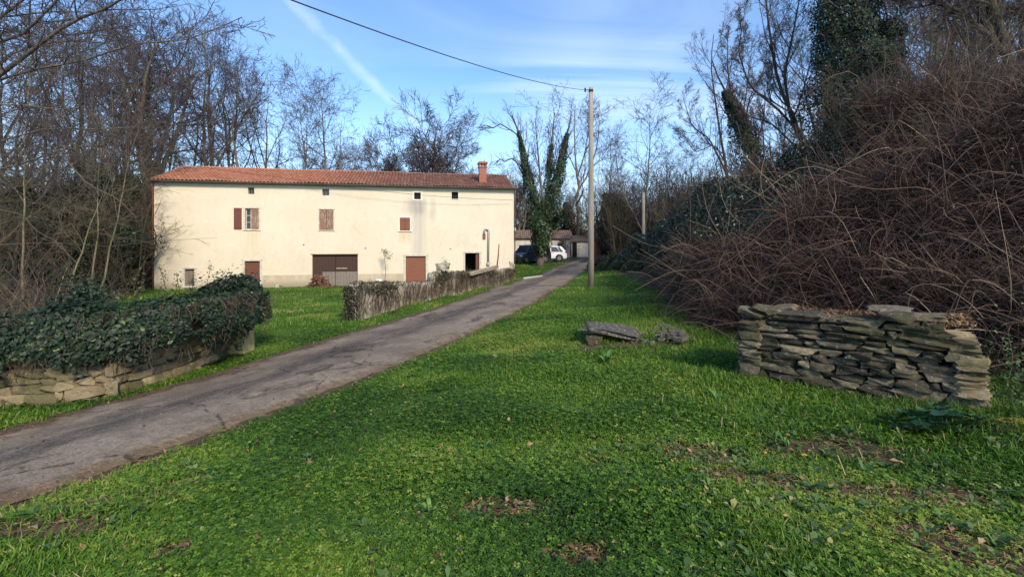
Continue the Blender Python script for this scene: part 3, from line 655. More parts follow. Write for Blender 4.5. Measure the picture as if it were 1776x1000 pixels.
# ------------------------------------------------------------------ long outbuilding, small shed, rusty container
def build_far():
    P0 = G(893, 449); P1 = G(988, 449)
    D = 56.0
    def W(u, v): return (u - CU) / F * D, EYE - (v - HV) / F * D
    x0, zb = W(870, 448); x1, ze = W(989, 413)
    b = thing('outbuilding', 'long low whitewashed outbuilding with old brown tiles behind the cars', 'building', (x0, D, zb))
    L = x1 - x0; H = ze - zb; ops = [(a - x0, c - x0, .0, z - zb) for (a, z), (c, _) in (((W(900, 425)), W(912, 425)), (W(945, 421), W(952, 421)), (W(967, 421), W(975, 421)))]
    ops[2] = (ops[2][0], ops[2][1], 1.0, ops[2][3])
    mb = MB(); wall_sheet(mb, L, H, ops, .2); mb.box(L - .02, L, .003, 4.5, -.4, H).box(0, .02, .003, 4.5, -.4, H).box(0, L, 4.5, 4.55, -.4, H); mb.build('wall', M_OLDW, b)
    V, Q, T = tiled_slope(-.3, L + .35, -.35, H - .05, 2.3, H + 1.0, .26, .45, .05, 5); V2, Q2, T2 = tiled_slope(-.3, L + .35, 4.9, H - .05, 2.3, H + 1.0, .26, .45, .05, 6)
    V, Q = join([(V, Q), (V2, Q2[:, ::-1])]); mesh_np('roof', V, Q, M_TILEOLD, b, tint=np.r_[T, T2])
    for k, o in enumerate(ops):
        MB().box(o[0] + .003, o[1] - .003, .18, .2, o[2], o[3] - .003).build('door' if k < 2 else 'window', M_DARK, b)
    MB().box(1.5, 1.75, 2.1, 2.4, H + .8, H + 1.35).build('chimney', M_WHITE, b)
    MB().box(5.4, 5.75, 1.6, 1.95, H + .7, H + 1.2, .03).build('chimney', M_WHITE, b)
    rr = np.random.RandomState(5); P = np.stack([L - .85 + rr.normal(0, .30, 500), -.06 - .1 * rr.rand(500), rr.rand(500) * H * .9], 1)
    V, Q = leaf_quads(P, rr.normal(size=(500, 3)) * [.4, 1, .4], rr.uniform(.05, .1, 500), rr); mesh_np('creeper', V, Q, M_SCRUB, b, tint=np.repeat(rr.rand(500), 4))
    D = 57.5; x0, zb = W(991, 447); x1, ze = W(1020, 419)
    s = thing('shed', 'small pale stone shed with dark doorway between outbuilding and pole', 'shed', (x0, D, zb)); L = x1 - x0; H = ze - zb
    a, _ = W(992.5, 0); c, _ = W(1000.5, 0); op = [(a - x0 + .0, c - x0, 0, 1.9)]
    mb = MB(); wall_sheet(mb, L, H, op, .2); mb.box(L - .02, L, .003, 3, -.4, H).box(0, .02, .003, 3, -.4, H).box(0, L, 3, 3.05, -.4, H); mb.build('wall', M_OLDW, s)
    V, Q, T = tiled_slope(-.15, L + .2, -.25, H - .02, 3.2, H + .75, .26, .45, .05, 8); mesh_np('roof', V, Q, M_TILEOLD, s, tint=T)
    MB().box(op[0][0] + .003, op[0][1] - .003, .18, .2, 0, 1.9).build('door', M_DARK, s)
    # rusty corrugated container
    D = 50.0; x0, zb = W(1034, 441); x1, zt = W(1056, 415)
    c = thing('rusty_tank', 'rust-red corrugated metal bin right of the utility pole', 'container', (x0, D, zb)); L = x1 - x0; H = zt - zb
    m = MB(); n = 24; pr = [(i / n * L, .05 * (1 if (i // 2) % 2 else 0)) for i in range(n + 1)]
    poly = pr + [(L, 1.4), (0, 1.4)]; m.prism([(a, b_) for a, b_ in poly], .05, H, 'z'); m.build('body', M_RUST, c)
    MB().box(-.05, L + .05, -.05, 1.45, H, H + .06).box(-.05, L + .05, -.06, -.01, H * .5, H * .5 + .07).build('rim', M_RUST, c)
    [MB().box(q, q + .12, 0, .12, -.2, .06).build('foot', M_GUTTER, c) for q in (0, L - .12)]
def b_oldw(t, bs):
    p = t.coord('Object'); n = t.noise(t.scale(p, (1, 1, .5)), 1.4, 6, .7); n2 = t.noise(p, 6, 5, .7)
    c = t.mix(t.ss(n, .35, .65), (0.50, 0.46, 0.38), (0.68, 0.64, 0.55)); c = t.mix(t.m('MULTIPLY', t.ss(n2, .5, .7), .6), c, (0.26, 0.21, 0.15))
    t.put(bs.inputs['Base Color'], c); bs.inputs['Roughness'].default_value = .95; t.put(bs.inputs['Normal'], t.bump(n2, .5, .03))
M_OLDW = mat('old_whitewash', b_oldw)
build_far()

# ------------------------------------------------------------------ cars
def car_paint(name, c, rough=.3):
    def b(t, bs):
        n = t.noise(t.coord('Object'), 3, 3); bs.inputs['Roughness'].default_value = rough
        t.put(bs.inputs['Base Color'], t.mix(n, c, tuple(q * .88 for q in c))); bs.inputs['Coat Weight'].default_value = .6
    return mat(name, b)
M_CARW = car_paint('white_car_paint', (0.80, 0.80, 0.80)); M_CARD = car_paint('navy_car_paint', (0.012, 0.016, 0.035))
M_TYRE = simple('tyre_rubber', (0.015, 0.015, 0.015), (0.03, 0.03, 0.03), 10, .8); M_RIM = simple('alloy', (0.35, 0.35, 0.36), (0.5, 0.5, 0.5), 10, .35, .8, bump=0)
M_TRIM = simple('black_trim', (0.02, 0.02, 0.02), (0.035, 0.035, 0.035), 10, .6)
M_RED = simple('tail_light', (0.35, 0.02, 0.015), (0.4, 0.03, 0.02), 8, .2, bump=0); M_LAMP = simple('head_light', (0.6, 0.62, 0.65), (0.75, 0.76, 0.78), 8, .15, bump=0)
def car(name, label, paint, loc, rz, L=4.35, Hh=1.58, tall=False):
    c = thing(name, label, 'car', loc, rz)          # faces -x, nose at x=-L/2
    h = L / 2; Wd = .90
    if tall: up = [(-h + .80, .98), (-h + 1.45, Hh - .06), (-h + 2.0, Hh), (h - .75, Hh), (h - .22, Hh - .12), (h - .08, 1.0)]
    else: up = [(-h + 1.05, .98), (-h + 1.85, Hh - .05), (-h + 2.35, Hh), (h - .95, Hh - .04), (h - .50, Hh - .14), (h - .12, 1.05)]
    low = [(-h, .42), (-h + .03, .74), (-h + .18, .86), up[0], *up[1:], (h - .02, .80), (h, .55), (h - .06, .28), (-h + .10, .26)]
    # body with a tumblehome: width shrinks above the belt line
    secs = []; n = len(low)
    for yy, k in ((-1, 0), (-1, 1), (1, 1), (1, 0)):
        for x, z in low:
            w = Wd - (max(0, z - .92) * .32) - (.06 if k == 0 else 0); xx = x * (1 if k == 1 else 1); zz = z
            secs.append((xx * (.985 if k == 0 else 1), yy * (w if k == 0 else w - .09 if z > .9 else w - .02), zz))
    mb = MB(); order = [[i for i in range(n)], [n + i for i in range(n)], [2 * n + i for i in range(n)], [3 * n + i for i in range(n)]]
    ringidx = [0, 1, 2, 3]; P = [None] * 4
    rings = [[(x, -(Wd - max(0, z - .92) * .32), z) for x, z in low], [(x, (Wd - max(0, z - .92) * .32), z) for x, z in low]]
    inner = [[(x * .97, -(Wd + .0 - max(0, z - .92) * .32) - .0, z) for x, z in low]]
    fs = [tuple(range(n)), tuple(range(2 * n - 1, n - 1, -1))] + [(i, i + n, (i + 1) % n + n, (i + 1) % n) for i in range(n)]
    mb.add(rings[0] + rings[1], fs); body = mb.build('body', paint, c)
    bv = body.modifiers.new('bevel', 'BEVEL'); bv.width = .06; bv.segments = 3; bv.limit_method = 'ANGLE'; bv.angle_limit = R(25)
    for p in body.data.polygons: p.use_smooth = True
    # side windows
    def side(xa, xb, ya_, yb_, s, nm='side_window'):
        za, zb = .99, Hh - .13
        yy = lambda z: s * (Wd - (z - .92) * .32 + .008)
        vs = [(xa, yy(za), za), (xb, yy(za), za), (yb_, yy(zb), zb), (ya_, yy(zb), zb)]; vs2 = [(x, y - s * .02, z) for x, y, z in vs]
        MB().add(vs + vs2, [(0, 1, 2, 3), (7, 6, 5, 4), (0, 4, 5, 1), (1, 5, 6, 2), (2, 6, 7, 3), (3, 7, 4, 0)]).build(nm, M_GLASS, c)
    a0, a1 = up[0][0] + .12, up[1][0] + .06; b0, b1 = up[-1][0] - .28, up[-2][0] - .25; mid = (a0 + b0) / 2 + .1
    for s in (-1, 1):
        side(a0, mid - .04, a1, mid - .04, s); side(mid + .04, b0 - .35, mid + .04, b1 - .3, s); side(b0 - .28, b0, b1 - .24, b1, s)
    for (xa, za), (xb, zb), nm in ((up[0], up[1], 'windscreen'), (up[-1], up[-2], 'rear_window')):
        dx, dz = xb - xa, zb - za; l = math.hypot(dx, dz); sg = -1 if nm == 'windscreen' else 1; nx, nz = sg * abs(dz) / l * .012, abs(dx) / l * .012
        p = []
        for t, wz in ((.10, .12), (.92, .12)):
            x, z = xa + dx * t + nx, za + dz * t + nz; w = Wd - (z - .92) * .32 - wz; p += [(x, -w, z), (x, w, z)]
        q = [(x - nx * 2, y, z - nz * 2) for x, y, z in p]
        MB().add(p + q, [(0, 1, 3, 2), (4, 6, 7, 5), (0, 2, 6, 4), (1, 5, 7, 3), (0, 4, 5, 1), (2, 3, 7, 6)]).build(nm, M_GLASS, c)
    for x in (-h + .82, h - .80):
        for s in (-1, 1):
            MB().tube([(x, s * (Wd - .16), .34), (x, s * (Wd + .006), .34)], .40, 20).build('wheel_arch', M_TRIM, c)
            w = MB().tube([(x, s * (Wd - .20), .33), (x, s * (Wd - .01), .33), (x, s * (Wd + .012), .33)], [.33, .33, .31], 22).build('wheel', M_TYRE, c, True)
            rm = MB().tube([(x, s * (Wd + .006), .33), (x, s * (Wd + .018), .33)], [.215, .20], 18)
            ob = rm.build('rim', M_RIM, w); sp = MB()
            for k in range(5):
                q = k * 2 * math.pi / 5; sp.tube([(x + .05 * math.cos(q), s * (Wd + .022), .33 + .05 * math.sin(q)), (x + .19 * math.cos(q + .2), s * (Wd + .022), .33 + .19 * math.sin(q + .2))], .018, 5)
            sp.build('spokes', M_TRIM, w)
    MB().box(-h + .9, h - .9, -Wd - .01, Wd + .01, .20, .33, .02).build('sill', M_TRIM, c)
    MB().box(h - .16, h + .02, -Wd + .06, Wd - .06, .27, .46, .03).build('rear_bumper', M_TRIM, c); MB().box(-h - .02, -h + .16, -Wd + .06, Wd - .06, .25, .44, .03).build('front_bumper', M_TRIM, c)
    for s in (-1, 1):
        MB().box(h - .20, h - .015, s * (Wd + .003), s * (Wd - .22), .86, 1.00, .02).build('tail_light', M_RED, c)
        MB().box(-h + .05, -h + .30, s * (Wd + .003), s * (Wd - .25), .66, .78, .02).build('headlight', M_LAMP, c)
        MB().box(a0 + .10, a0 + .30, s * (Wd + .02), s * (Wd + .20), .98, 1.12, .03).build('wing_mirror', paint, c)
        MB().box(mid + .12, mid + .28, s * (Wd + .02), s * (Wd - .02), .86, .89).build('door_handle', M_TRIM, c)
    return c
p = G(960, 455); D = 47.0; p = np.array([(945 - CU) / F * D, D, 0]); p[2] = EYE - (453.5 - HV) / F * 46.1
car('parked_car', 'white hatchback parked in front of the outbuilding, behind the ivy tree', M_CARW, p, R(4), L=4.25, Hh=1.60)
D = 44.5; p = np.array([(919 - CU) / F * D, D, 0]); p[2] = EYE - (456.5 - HV) / F * 43.6
car('parked_car', 'dark navy van-like car parked beside the house corner', M_CARD, p, R(42), L=4.2, Hh=1.75, tall=True)

# ------------------------------------------------------------------ stones
def stone_mesh(c, ax, size, rng, n=2):
    """one irregular rounded block: (6 faces subdivided) ; ax 3x3 rows = axes"""
    k = n + 1; V = []; Fc = []
    g = np.linspace(-1, 1, k + 1)
    for d in range(3):
        for s in (-1, 1):
            a, b = np.meshgrid(g, g, indexing='ij'); P = np.zeros((k + 1, k + 1, 3)); P[..., d] = s; P[..., (d + 1) % 3] = a; P[..., (d + 2) % 3] = b
            base = len(V) * (k + 1) ** 2; V.append(P.reshape(-1, 3)); i = np.arange((k + 1) ** 2).reshape(k + 1, k + 1) + base
            q = np.stack([i[:-1, :-1], i[1:, :-1], i[1:, 1:], i[:-1, 1:]], -1).reshape(-1, 4)
            Fc.append(q if s > 0 else q[:, ::-1])
    P = np.concatenate(V)
    Ln = np.linalg.norm(P, axis=1, keepdims=True); rr = rng.uniform(.10, .38); P = P * (1 - rr) + P / Ln * 1.25 * rr
    fr = rng.uniform(1.2, 2.6, (3, 3)); ph = rng.uniform(0, 6.3, (3, 3))
    for j in range(3): P = P + 0.10 * np.sin(P @ fr.T * 1.3 + ph[j])[:, [j, (j + 1) % 3, (j + 2) % 3]] * .8
    P[:, 2] *= 1 + .38 * rng.uniform(-1, 1) * P[:, 0]        # wedge
    f2 = rng.uniform(3.5, 8, (3, 3)); P = P + .07 * np.sin(P @ f2.T + ph[0]); P[:, 0] *= 1 + .22 * rng.uniform(-1, 1) * P[:, 2]
    return c + (P * np.asarray(size) / 2) @ ax, np.concatenate(Fc)
def b_stone(warm, dark, moss, mossamt):
    def b(t, bs):
        p = t.geo('Position'); f = t.attr('tint'); n = t.noise(p, 9, 7, .75); n2 = t.noise(p, 38, 5, .75); n3 = t.noise(p, 2.2, 4)
        c = t.mix(f, dark, warm); c = t.mix(t.ss(n, .42, .62), t.mix(.55, c, dark), c)
        c = t.mix(t.m('MULTIPLY', t.ss(n2, .56, .70), .55), c, (0.40, 0.38, 0.33))
        c = t.mix(t.m('MULTIPLY', t.ss(t.noise(p, 16, 3), .60, .68), .5), c, (0.46, 0.44, 0.39))
        c = t.mix(t.m('MULTIPLY', t.ss(t.m('MULTIPLY_ADD', n, .4, n3), .64, .82), mossamt), c, moss)
        t.put(bs.inputs['Base Color'], c); bs.inputs['Roughness'].default_value = .93; bs.inputs['Specular IOR Level'].default_value = .15
        t.put(bs.inputs['Normal'], t.bump(t.m('ADD', n2, t.m('MULTIPLY', n, 2.0)), 1.0, .03))
    return b
M_STONE = mat('dry_stone', b_stone((0.42, 0.345, 0.225), (0.042, 0.038, 0.033), (0.10, 0.10, 0.03), .35))
M_STONEY = mat('yellow_stone', b_stone((0.70, 0.55, 0.33), (0.26, 0.20, 0.12), (0.08, 0.10, 0.03), .5))
M_SOILD = simple('dark_soil', (0.020, 0.015, 0.010), (0.045, 0.034, 0.024), 8, .95)
def courses(P0, P1, zb, ztop, depth, rng, hmin, hmax, lmin, lmax, out, rough=.02, core=None, lean=0.0):
    """lay stones in rough courses on the face from P0 to P1; zb, ztop functions of 0..1"""
    d = P1 - P0; L = np.linalg.norm(d); d = d / L; nrm = np.array([d[1], -d[0]])      # outward (towards the viewer's side)
    z = 0.0; hs = 0
    zmax = max(ztop(t) - zb(t) for t in np.linspace(0, 1, 9))
    while z < zmax:
        hh = rng.uniform(hmin, hmax); s = -rng.uniform(0, lmin)
        while s < L:
            l = rng.uniform(lmin, lmax) * rng.choice([.6, 1, 1, 1.4]); t = min(max((s + l / 2) / L, 0), 1)
            zz = zb(t) + z + hh / 2 + rng.uniform(-.012, .012); hk = hh * rng.uniform(.8, 1.05)
            if zz + hk * .35 < ztop(t) and s + l > 0:
                a = max(s, -.03); b = min(s + l, L + .03)
                if b - a > .05:
                    c2 = P0 + d * (a + b) / 2 - nrm * (depth / 2 - rng.uniform(-.5, 1) * rough + lean * (zz - zb(t)))
                    tl = rng.normal(0, .035); yw = rng.normal(0, .05)
                    X = np.array([d[0], d[1], tl]); X /= np.linalg.norm(X); Yv = np.array([-d[1] + yw * d[0], d[0] + yw * d[1], 0]); Z = np.cross(X, Yv); ax = np.array([X, Yv, Z])
                    V, Q = stone_mesh(np.array([c2[0], c2[1], zz]), ax, ((b - a) * .99, depth, hk * 1.0), rng); out.append((V, Q, rng.rand() ** 1.5))
            s += l + rng.uniform(0, .008)
        z += hh * .97
def stones_obj(name, lst, m, parent=None):
    V, Q = join([(a, b) for a, b, _ in lst]); T = np.concatenate([np.full(len(a), t) for a, _, t in lst])
    return mesh_np(name, V, Q, m, parent, tint=T, smooth=False)

def build_rockpile():
    rng = np.random.RandomState(11)
    A = G(1283, 652)[:2]; B = G(1704, 722)[:2]; d = (B - A) / np.linalg.norm(B - A); n = np.array([-d[1], d[0]])     # n points away
    L = np.linalg.norm(B - A)
    zl, zr = EYE - (545 - HV) / F * A[1], EYE - (556 - HV) / F * B[1]
    w = thing('dry_stone_wall', 'mossy stub of dry stone wall of flat grey slabs at the right', 'stone wall', (A[0], A[1], g1(*A)))
    w.location = (0, 0, 0)
    zb = lambda t: g1(*(A + (B - A) * t)) - .08
    tops = np.interp
    ztop = lambda t: float(np.interp(t, [0, .04, .10, .3, .5, .7, .86, .93, 1.0], [zl - .12, zl - .02, zl + .02, zl + .01, zl - .01, zr + .02, zr - .06, zr - .24, zr - .42]))
    st = []; courses(A, B, zb, ztop, .26, rng, .05, .105, .11, .38, st, .045, lean=.03)
    C = B + n * .95; zt2 = lambda t: zr - .30 + .12 * t
    sd2 = []; courses(B + d * .01, C, zb, lambda t: zt2(t), .22, rng, .05, .11, .12, .30, sd2, .05); stones_obj('sunlit_end_face', sd2, M_STONEY, w)  # yellowish end rubble; its lighter tone also stands in for sun on this side
    E = A + n * .9; courses(E, A, zb, lambda t: zl - .03, .22, rng, .06, .12, .14, .34, st, .03)
    stones_obj('stones', st, M_STONE, w)
    # rubble heart
    q = []; lo = min(zb(0), zb(1))
    c = [A + n * .12 + d * .1, B + n * .12 - d * .34, B + n * .95 - d * .24, A + n * .9 + d * .1]
    vs = [(p[0], p[1], lo) for p in c] + [(p[0], p[1], z) for p, z in zip(c, (zl - .12, zr - .16, zr - .16, zl - .12))]
    MB().add(vs, [(0, 3, 2, 1), (4, 5, 6, 7), (0, 1, 5, 4), (1, 2, 6, 5), (2, 3, 7, 6), (3, 0, 4, 7)]).build('core', M_SOILD, w)
    # loose flat slabs on the top left
    cs = []
    for t, off, l, tl, dz in ((.05, .10, .34, -.25, .045), (.13, .14, .36, -.16, .06), (.24, .12, .30, .05, .03), (.33, .10, .36, .10, .05), (.42, .2, .3, .12, .02), (.20, .35, .3, .1, .07), (.55, .2, .4, .05, .0), (.68, .25, .42, -.03, .01), (.82, .3, .34, .10, .0)):
        p = A + (B - A) * t + n * off; X = np.array([d[0], d[1], tl]); X /= np.linalg.norm(X); Yv = np.array([n[0], n[1], .1]); Yv /= np.linalg.norm(Yv); Z = np.cross(X, Yv); Z /= np.linalg.norm(Z)
        V, Q = stone_mesh(np.array([p[0], p[1], ztop(t) + dz]), np.array([X, Yv, Z]), (l * .8, .24, .045), rng); cs.append((V, Q, rng.uniform(.15, .8)))
    stones_obj('capstones', cs, M_STONE, w)
    # dry litter on top
    N = 2600; tt = rng.rand(N); oo = rng.rand(N) ** .8 * .95 + .05; P = A[None] + (B - A)[None] * tt[:, None] + n[None] * oo[:, None]
    z = np.interp(tt, [0, .1, .5, 1], [zl - .10, zl - .02, zl, zr - .10]) + rng.rand(N) * .05 + .02 * wav(P[:, 0], P[:, 1], 9)
    V, Q = leaf_quads(np.c_[P, z], rng.normal(size=(N, 3)) * [.6, .6, 1], rng.uniform(.012, .04, N), rng, aspect=.5)
    mesh_np('dry_litter', V, Q, M_DRY, w, tint=np.repeat(rng.rand(N), 4))
    return A, B, n, d
ROCK = build_rockpile()

def build_slab():
    rng = np.random.RandomState(5)
    Ds = G(1065, 592)[1]; a = px(1018, 571, Ds + .12); b = px(1108, 584, Ds - .05); c = (a + b) / 2; w = thing('stone_slab', 'tilted lichened stone slab lying over a hole in the grass', 'stone slab', (0, 0, 0))
    X = b - a; L = np.linalg.norm(X); X /= L; Yv = np.array([.15, 1, .14]); Yv -= X * (Yv @ X); Yv /= np.linalg.norm(Yv); Z = np.cross(X, Yv)
    V, Q = stone_mesh(c + Yv * .2, np.array([X, Yv, Z]), (L, .48, .085), rng, 5); stones_obj('slab', [(V, Q, .35)], M_LICHEN, w)
    V, Q = stone_mesh(np.array([c[0] - .32, c[1] + .1, g1(c[0], c[1]) + .02]), np.eye(3), (.25, .3, .16), rng); V2, Q2 = stone_mesh(np.array([c[0] + .35, c[1] + .25, g1(c[0], c[1]) + .02]), np.eye(3), (.3, .3, .12), rng)
    stones_obj('support_stone', [(V, Q, .2), (V2, Q2, .3)], M_STONE, w)
    w2 = thing('rubble_heap', 'low heap of pale lichened rubble between the slab and the dry stone wall', 'rubble', (0, 0, 0)); st = []
    for k in range(110):
        p = G(1165 + rng.normal(0, 27), 584 + rng.normal(0, 7)); s = rng.uniform(.04, .13)
        q = rng.uniform(0, 3.1); ax = np.array([[math.cos(q), math.sin(q), .1], [-math.sin(q), math.cos(q), 0], [0, 0, 1]])
        V, Q = stone_mesh(p + [0, 0, .02 + .10 * math.exp(-((p[0] - 2.85) / .3) ** 2)], ax, (s * 1.3, s, s * .55), rng, 1); st.append((V, Q, rng.rand()))
    stones_obj('stones', st, M_LICHEN, w2)
def b_lichen(t, bs):
    p = t.geo('Position'); n = t.noise(p, 14, 7, .75); n2 = t.noise(p, 30, 4, .7)
    c = t.mix(t.ss(n, .35, .6), (0.030, 0.028, 0.024), (0.10, 0.090, 0.072)); c = t.mix(t.ss(t.vor(p, 11), .22, .16), c, (0.52, 0.51, 0.47)) if False else t.mix(t.ss(n2, .60, .66), c, (0.52, 0.50, 0.45))
    c = t.mix(t.m('MULTIPLY', t.ss(t.noise(p, 5, 3), .55, .7), .5), c, (0.10, 0.12, 0.04))
    t.put(bs.inputs['Base Color'], c); bs.inputs['Roughness'].default_value = .92; t.put(bs.inputs['Normal'], t.bump(n, .8, .02))
M_LICHEN = mat('lichen_stone', b_lichen)
build_slab()

# left roadside wall under ivy
LW = [np.array([-11.5, 5.6]), G(0, 706)[:2], G(100, 700)[:2], G(200, 688)[:2], G(330, 648)[:2], G(400, 615)[:2]]
def build_leftwall():
    rng = np.random.RandomState(21); st = []; w = thing('roadside_wall', 'low yellowish stone wall at the left, mostly buried under ivy', 'stone wall', (0, 0, 0))
    hts = [.95, .88, .85, .82, .9, 1.0]
    for i in range(len(LW) - 1):
        a, b = LW[i], LW[i + 1]; h0, h1 = hts[i], hts[i + 1]
        courses(a, b, lambda t: g1(*(a + (b - a) * t)) - .12, lambda t: g1(*(a + (b - a) * t)) + h0 + (h1 - h0) * t, .32, rng, .10, .20, .18, .42, st, .05, lean=.06)
    stones_obj('stones', st, M_STONEY, w)
    m = MB()
    for i in range(len(LW) - 1):
        a, b = LW[i], LW[i + 1]; d = (b - a) / np.linalg.norm(b - a); n = np.array([-d[1], d[0]]); z = g1(*a) - .3
        c = [a + n * .12, b + n * .12, b + n * .5, a + n * .5]; zt = g1(*a) + .78
        m.add([(p[0], p[1], z) for p in c] + [(p[0], p[1], zt) for p in c], [(0, 3, 2, 1), (4, 5, 6, 7), (0, 1, 5, 4), (1, 2, 6, 5), (2, 3, 7, 6), (3, 0, 4, 7)])
    m.build('core', M_SOILD, w)
    a = G(414, 612); zt = EYE - (558 - HV) / F * a[1]
    p = MB().box(a[0] - .17, a[0] + .18, a[1] - .14, a[1] + .30, a[2] - .3, zt + .45, .03).build('end_pillar', M_PILLAR, w); tag(p, 'squared ochre plastered end pillar')
M_PILLAR = simple('ochre_render', (0.50, 0.34, 0.13), (0.74, 0.54, 0.25), 5, .92, bump=.8)
build_leftwall()
def ivy_mass(name, label, path, rad, tops, N, seed, size=.05, m=None, kind=None, core=True, squash=1.0):
    """ivy draped along a path; tops = height of the ivy's top, rad = half thickness; returns the object"""
    rng = np.random.RandomState(seed); P = np.array(path); d = np.r_[0, np.cumsum(np.linalg.norm(np.diff(P, axis=0), axis=1))]; L = d[-1]
    s = rng.rand(N) * L; c = np.stack([np.interp(s, d, P[:, k]) for k in range(P.shape[1])], 1)
    r = np.interp(s, d, rad) * (1 + .34 * wav(s, s * .3, 2.3)); th = rng.uniform(-.12 * np.pi, 1.12 * np.pi, N); q = 1 - rng.rand(N) ** 2 * .45
    dirn = np.stack([np.interp(s, d, np.gradient(P[:, 0], d)), np.interp(s, d, np.gradient(P[:, 1], d))], 1); dirn /= np.linalg.norm(dirn, axis=1, keepdims=True)
    nr = np.stack([dirn[:, 1], -dirn[:, 0]], 1); top = np.interp(s, d, tops); hz = np.interp(s, d, [t * .62 for t in tops]) if False else r * squash
    top = top + .10 * wav(s * 2.1, s * .7, 1.7); lump = 1 + .26 * wav(s * 2 + th * 1.4, th * 2 - s, 1.6) + .6 * (rng.rand(N) < .09) * rng.rand(N)
    off = np.cos(th) * r * q * lump; z = c[:, 2] + top - hz + np.sin(th) * hz * q * lump
    pos = np.c_[c[:, :2] + nr * off[:, None], z]; nrm = np.c_[nr * np.cos(th)[:, None], np.sin(th)] + rng.normal(0, .45, (N, 3)); nrm[:, 2] += .35
    V, Q = leaf_quads(pos, nrm, rng.uniform(.6, 1.25, N) * size, rng, .95, .12)
    return pos, V, Q, np.repeat(np.clip(rng.normal(.45, .22, N) + .1 * wav(pos[:, 0] * 2, pos[:, 2] * 3 + pos[:, 1], 1.5), 0, 1), 4)
def build_left_ivy():
    n = thing('ivy_hedge', 'dark green ivy smothering the roadside wall at the left', 'ivy')
    off = lambda p, k=.22: np.array([p[0] - .0, p[1] + k, g1(*p)])
    path = [off(LW[0]), off(LW[1]), off(LW[2]), off(LW[3]), off(LW[4]), off(LW[5]), off(G(424, 608)[:2])]
    pos, V, Q, T = ivy_mass('ivy', '', path, [.58, .50, .44, .44, .46, .42, .26], [1.45, 1.28, 1.38, 1.25, 1.30, 1.60, 1.50], 34000, 31, .038)
    # hanging sheet down the roadside face
    rng = np.random.RandomState(8); N = 20000; P = np.array(path); d = np.r_[0, np.cumsum(np.linalg.norm(np.diff(P[:, :2], axis=0), axis=1))]; s = rng.rand(N) * d[-1]
    c = np.stack([np.interp(s, d, P[:, k]) for k in range(3)], 1); low = .52 + .22 * wav(s * 2.2, s * .4, 1.6) + .16 * wav(s * 6, s, 2.1) + .30 * (s > d[-2] - .5); h = low + rng.rand(N) * (1.25 - low)
    dx = np.interp(s, d, np.gradient(P[:, 0], d)); dy = np.interp(s, d, np.gradient(P[:, 1], d)); l = np.hypot(dx, dy)
    o = .30 + .20 * np.sin(np.clip((h - .3) / .9, 0, 1) * 2.6) + .07 * wav(s * 4, h * 6, 1.3) + rng.normal(0, .035, N)
    pos2 = np.c_[c[:, 0] + dy / l * o, c[:, 1] - dx / l * o, c[:, 2] + h]; keep = (rng.rand(N) < .25 + .75 * smooth01(h, .45, .9)) & (wav(s * 3, h * 5 + s, 1.4) > -.95 + .35 * (1 - h))
    pos2 = pos2[keep]; nr = np.c_[dy / l, -dx / l, np.full(N, .45)][keep] + rng.normal(0, .4, (len(pos2), 3))
    V2, Q2 = leaf_quads(pos2, nr, rng.uniform(.5, 1.25, len(pos2)) * .040, rng, .95, .12)
    T2 = np.repeat(np.clip(rng.normal(.42, .28, len(pos2)), 0, 1), 4); 
    nb = 2600; cb = px(148, 520, 7.7); Pb = cb + rng.normal(0, 1, (nb, 3)) * [.17, .14, .17] * (.4 + rng.rand(nb, 1)); Vb, Qb = leaf_quads(Pb, Pb - cb + rng.normal(0, .2, (nb, 3)) + [0, 0, .1], rng.uniform(.018, .042, nb), rng, .9, .12)
    Vj, Qj = join([(V, Q), (V2, Q2), (Vb, Qb)]); T2 = np.r_[T2, np.repeat(np.clip(rng.normal(.45, .25, nb), 0, 1), 4)]
    mesh_np('leaves', Vj, Qj, M_IVY, n, tint=np.r_[T, T2])
    # woody stems and runners hanging down
    K = 8; M = 420; s = rng.rand(M) * d[-1]; c = np.stack([np.interp(s, d, P[:, k]) for k in range(3)], 1); dx = np.interp(s, d, np.gradient(P[:, 0], d)); dy = np.interp(s, d, np.gradient(P[:, 1], d)); l = np.hypot(dx, dy)
    t = np.linspace(0, 1, K)[None, :]; ln = rng.uniform(.3, 1.0, M)[:, None]; o = .45 + .12 * np.sin(t * 4 + s[:, None] * 7)
    X = c[:, 0:1] + (dy / l)[:, None] * o + rng.normal(0, .05, (M, K)); Y = c[:, 1:2] - (dx / l)[:, None] * o; Z = c[:, 2:3] + 1.3 - ln * t
    V, Q = tubes(np.stack([X, Y, Z], -1), np.full((M, K), .005), 3); mesh_np('stems', V, Q, M_SCRUB, n, tint=np.repeat(rng.rand(M) * .6, K * 3))
build_left_ivy()

